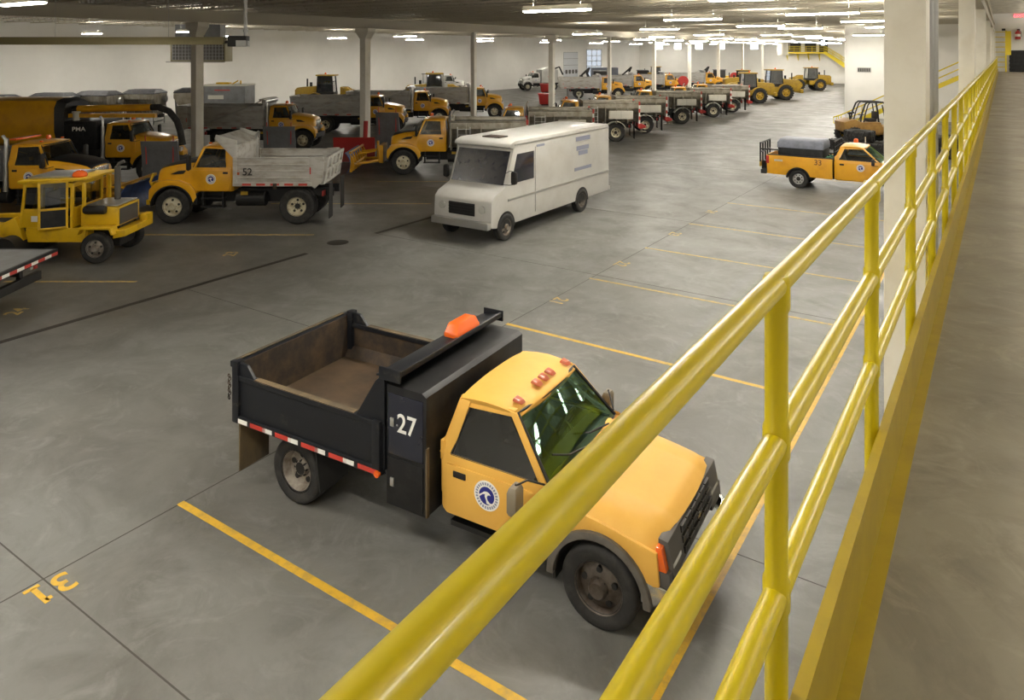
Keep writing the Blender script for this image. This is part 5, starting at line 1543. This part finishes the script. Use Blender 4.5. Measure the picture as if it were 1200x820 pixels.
# ================================================================ stairs, platform, wall fittings
def stair(name, label, x0, y0, run, rise, wd, top_len, yaw=0.0, brackets=False, z0=0.0):
    """climbs along +x from z0 to z0+rise, then a landing of top_len"""
    t = thing(name, label, 'stairs', (x0, y0, z0), yaw)
    a = math.atan2(rise, run)
    for s in (0, wd):
        MB().prism([(0, 0), (.28, 0), (run + .1, rise - .16), (run + top_len, rise - .16), (run + top_len, rise + .12), (run - .02, rise + .12), (-.05, .22)], 'y', s - .03, s + .03).obj('stringer', 'stair', t)
    n = int(rise / .18)
    st = MB()
    for k in range(n):
        x, z = run * k / n, rise * (k + 1) / n
        st.box(x, x + run / n + .02, .03, wd - .03, z - .04, z)
    st.obj('tread', 'galv', t)
    if top_len:
        MB().box(run, run + top_len, 0, wd, rise - .06, rise).obj('landing', 'galv', t)
    for s in (0, wd):
        rl = MB()
        for h in (1.05, .55):
            rl.tube([(-.35, s, h * .9), (0, s, h), (run, s, rise + h), (run + top_len, s, rise + h)], .04, n=8)
        rl.tube([(-.35, s, .945), (-.35, s, .495)], .028, n=8)
        k = 0
        m = max(2, int(run / 1.4))
        for i in range(m + 1):
            x = run * i / m
            rl.cyl((x, s, rise * i / m), (x, s, rise * i / m + 1.05), .028, n=8)
        m2 = int(top_len / 1.5)
        for i in range(1, m2 + 1):
            x = run + top_len * i / m2
            rl.cyl((x, s, rise), (x, s, rise + 1.05), .028, n=8)
        rl.obj('handrail', 'stair', t)
    return t
stair('metal_stairs', 'yellow railed stairs climbing behind the tan machine to the walkway', -10.3, 59.6, 8.0, MZ, 1.1, 1.3)
# far platform with windows and door on the back wall, stairs down to the right
pf = thing('platform', 'yellow railed platform with stairs high on the far back wall', 'platform', (-34.6, YB - 1.6, 5.75))
MB().box(0, 7.4, 0, 1.5, -.28, 0).obj('platform_deck', 'stair', pf)
rl = MB()
for h in (1.05, .7, .35):
    rl.cyl((0, 0, h), (7.4, 0, h), .04, n=6)
    rl.cyl((0, 0, h), (0, 1.5, h), .04, n=6)
for k in range(8):
    rl.cyl((7.4 * k / 7, 0, 0), (7.4 * k / 7, 0, 1.05), .04, n=6)
rl.obj('handrail', 'stair', pf)
for k in range(4):
    MB().prism([(.05, -.28), (1.45, -.28), (1.45, -1.6)], 'x', .6 + k * 1.9, .7 + k * 1.9).obj('bracket', 'stair', pf)
sr = MB()
for s in (0.05, 1.45):
    sr.prism([(7.3, .12), (7.45, .12), (12.9, -3.5), (12.9, -3.9), (12.2, -3.9), (7.3, -.28)], 'y', s - .05, s + .05)
    for h in (1.05, .6):
        sr.cyl((7.4, s, h), (12.8, s, h - 3.55), .045, n=6)
    for k in range(5):
        sr.cyl((7.4 + 1.35 * k, s, -.89 * k), (7.4 + 1.35 * k, s, -.89 * k + 1.05), .04, n=6)
sr.obj('stair_flight', 'stair', pf)
pst = MB().box(12.3, 13.3, 0.1, 1.4, -5.75, -3.8)
pst.obj('stair_base', 'chassis', pf)
for k, (xa, xb_) in enumerate(((-34.0, -31.6), (-30.9, -28.9))):
    struct(MB().box(xa, xb_, YB - .05, YB, 5.8, 7.6).obj('window_%d' % (7 + k), 'chassis', smooth=0))
struct(MB().box(-28.4, -26.9, YB - .06, YB, 5.75, 8.2).obj('door_3', 'chassis', smooth=0))
struct(MB().box(-28.05, -27.4, YB - .08, YB - .06, 7.0, 7.9).obj('door_3_glass', 'day', smooth=0))
tag(MB().cyl((-23.6, 139.4, 5.2), (-23.6, 139.4, 8.1), .9, n=20).obj('air_duct', 'boxwhite'), 'round white air duct hanging left of the far yellow platform', 'duct')
bpy.data.objects['air_duct'].location = (-8.5, -6, 0)
t = thing('wall_vent', 'small grey louver vent on the white wall above the tan machine', 'vent', (-10.25, 71.5, 4.25))
b = MB().box(-.55, .55, -.05, 0, -.2, .2)
for k in range(6):
    b.mi(1).box(-.5 + k * .17, -.38 + k * .17, -.07, -.04, -.15, .15)
b.obj('louver', ['galv', 'plasgrey'], t)
# end of the walkway
lx = thing('ladder_frame', 'yellow steel ladder frame standing at the far end of the walkway', 'ladder', (-.62, 70.4, MZ))
b = MB()
for x in (0, .78):
    b.box(x - .05, x + .05, -.05, .05, 0, 3.3)
b.box(.76, 1.12, -.03, .03, 1.35, 3.25)
for k in range(8):
    b.box(0, .78, -.03, .03, .35 + k * .4, .41 + k * .4)
b.obj('frame', 'stair', lx)
MB().box(.5, .75, -.12, .1, 3.28, 3.45).obj('lamp_pod', 'chassis', lx)
t = thing('storage_rack', 'black slatted rack at the far end of the walkway', 'rack', (.40, 70.9, MZ))
b = MB().box(0, 3.5, .1, .5, 0, 1.72)
for k in range(5):
    b.box(-.02, 3.52, 0, .12, .1 + k * .33, .32 + k * .33)
b.obj('slats', 'black', t)
t = thing('exit_sign', 'small red lit exit sign high on the white end wall', 'exit sign', (1.05, 71.46, 8.72))
MB().box(-.42, .42, -.06, 0, -.16, .16).obj('sign_case', 'boxwhite', t)
lettering('sign_letters', 'EXIT', .34, 'exit', t, (0, -.065, 0), (R(90), 0, 0), 1.1)
t = thing('fire_extinguisher', 'red fire extinguisher with white label on the white end wall', 'fire extinguisher', (.95, 71.3, 6.85))
MB().lathe([(0, 0), (.17, 0), (.19, .04), (.19, .52), (.12, .64), (.05, .68), (.05, .74), (0, .74)], ax='z', n=18).obj('cylinder', 'red', t)
MB().lathe([(.193, .22), (.195, .22), (.195, .42), (.193, .42)], ax='z', n=18, closed=True).obj('paper_label', 'white', t)
MB().box(-.06, .14, -.04, .04, .72, .82).tube([(.05, 0, .75), (.22, 0, .6), (.24, 0, .2)], .02).obj('valve', 'chassis', t)
# heating and ventilation
ht = thing('tube_heater', 'long brown radiant heater hood hanging at upper left below the joists', 'heater', (-22.85, 16.0, 6.28), YAW_C)
MB().prism([(-.20, -.15), (.20, -.15), (.12, .12), (-.12, .12)], 'x', -12, 0).obj('heater_hood', 'heater', ht, bev=.01)
MB().cyl((-12, 0, -.05), (.2, 0, -.05), .05).obj('heater_tube', 'chassis', ht)
MB().box(.15, .80, -.20, .20, -.22, .16).obj('burner_box', 'chassis', ht, bev=.03)
MB().box(.45, .80, -.21, .21, -.22, .0).obj('burner_cover', 'galv', ht, bev=.01)
MB().cyl((.72, 0, .16), (.72, 0, 2.6), .065).cyl((.72, 0, .3), (.72, 0, .38), .085).obj('flue_pipe', 'galv', ht)
for x in (-10, -6, -2):
    MB().cyl((x, 0, .12), (x, 0, 2.6), .008, n=5).obj('hanger_wire', 'galv', ht)
lv = thing('air_handler', 'grey ventilation unit with mesh louvers high behind the nearest white column', 'ventilation unit', (-55.5, 36.6, 5.05), YAW_C)
MB().box(-2.2, 2.3, -.8, .8, .0, 1.75).obj('unit_case', 'heater', lv, bev=.02)
g = MB()
for xa in (-2.05, .45):
    g.box(xa, xa + 1.75, -.83, -.79, .12, 1.62)
    g.mi(1)
    for k in range(7):
        g.box(xa + k * .27, xa + k * .27 + .03, -.86, -.82, .12, 1.62)
    for k in range(6):
        g.box(xa, xa + 1.75, -.85, -.82, .12 + k * .28, .15 + k * .28)
    g.mi(0)
g.obj('louver', ['plasgrey', 'galv'], lv)
MB().box(-1.9, 1.8, -.6, .6, 1.75, 3.05).box(-2.4, -2.2, -.9, -.8, -.06, .0).obj('duct', 'greyequip', lv)
MB().box(-2.5, 2.3, -.95, -.8, -.08, 0).obj('unit_ledge', 'galv', lv)
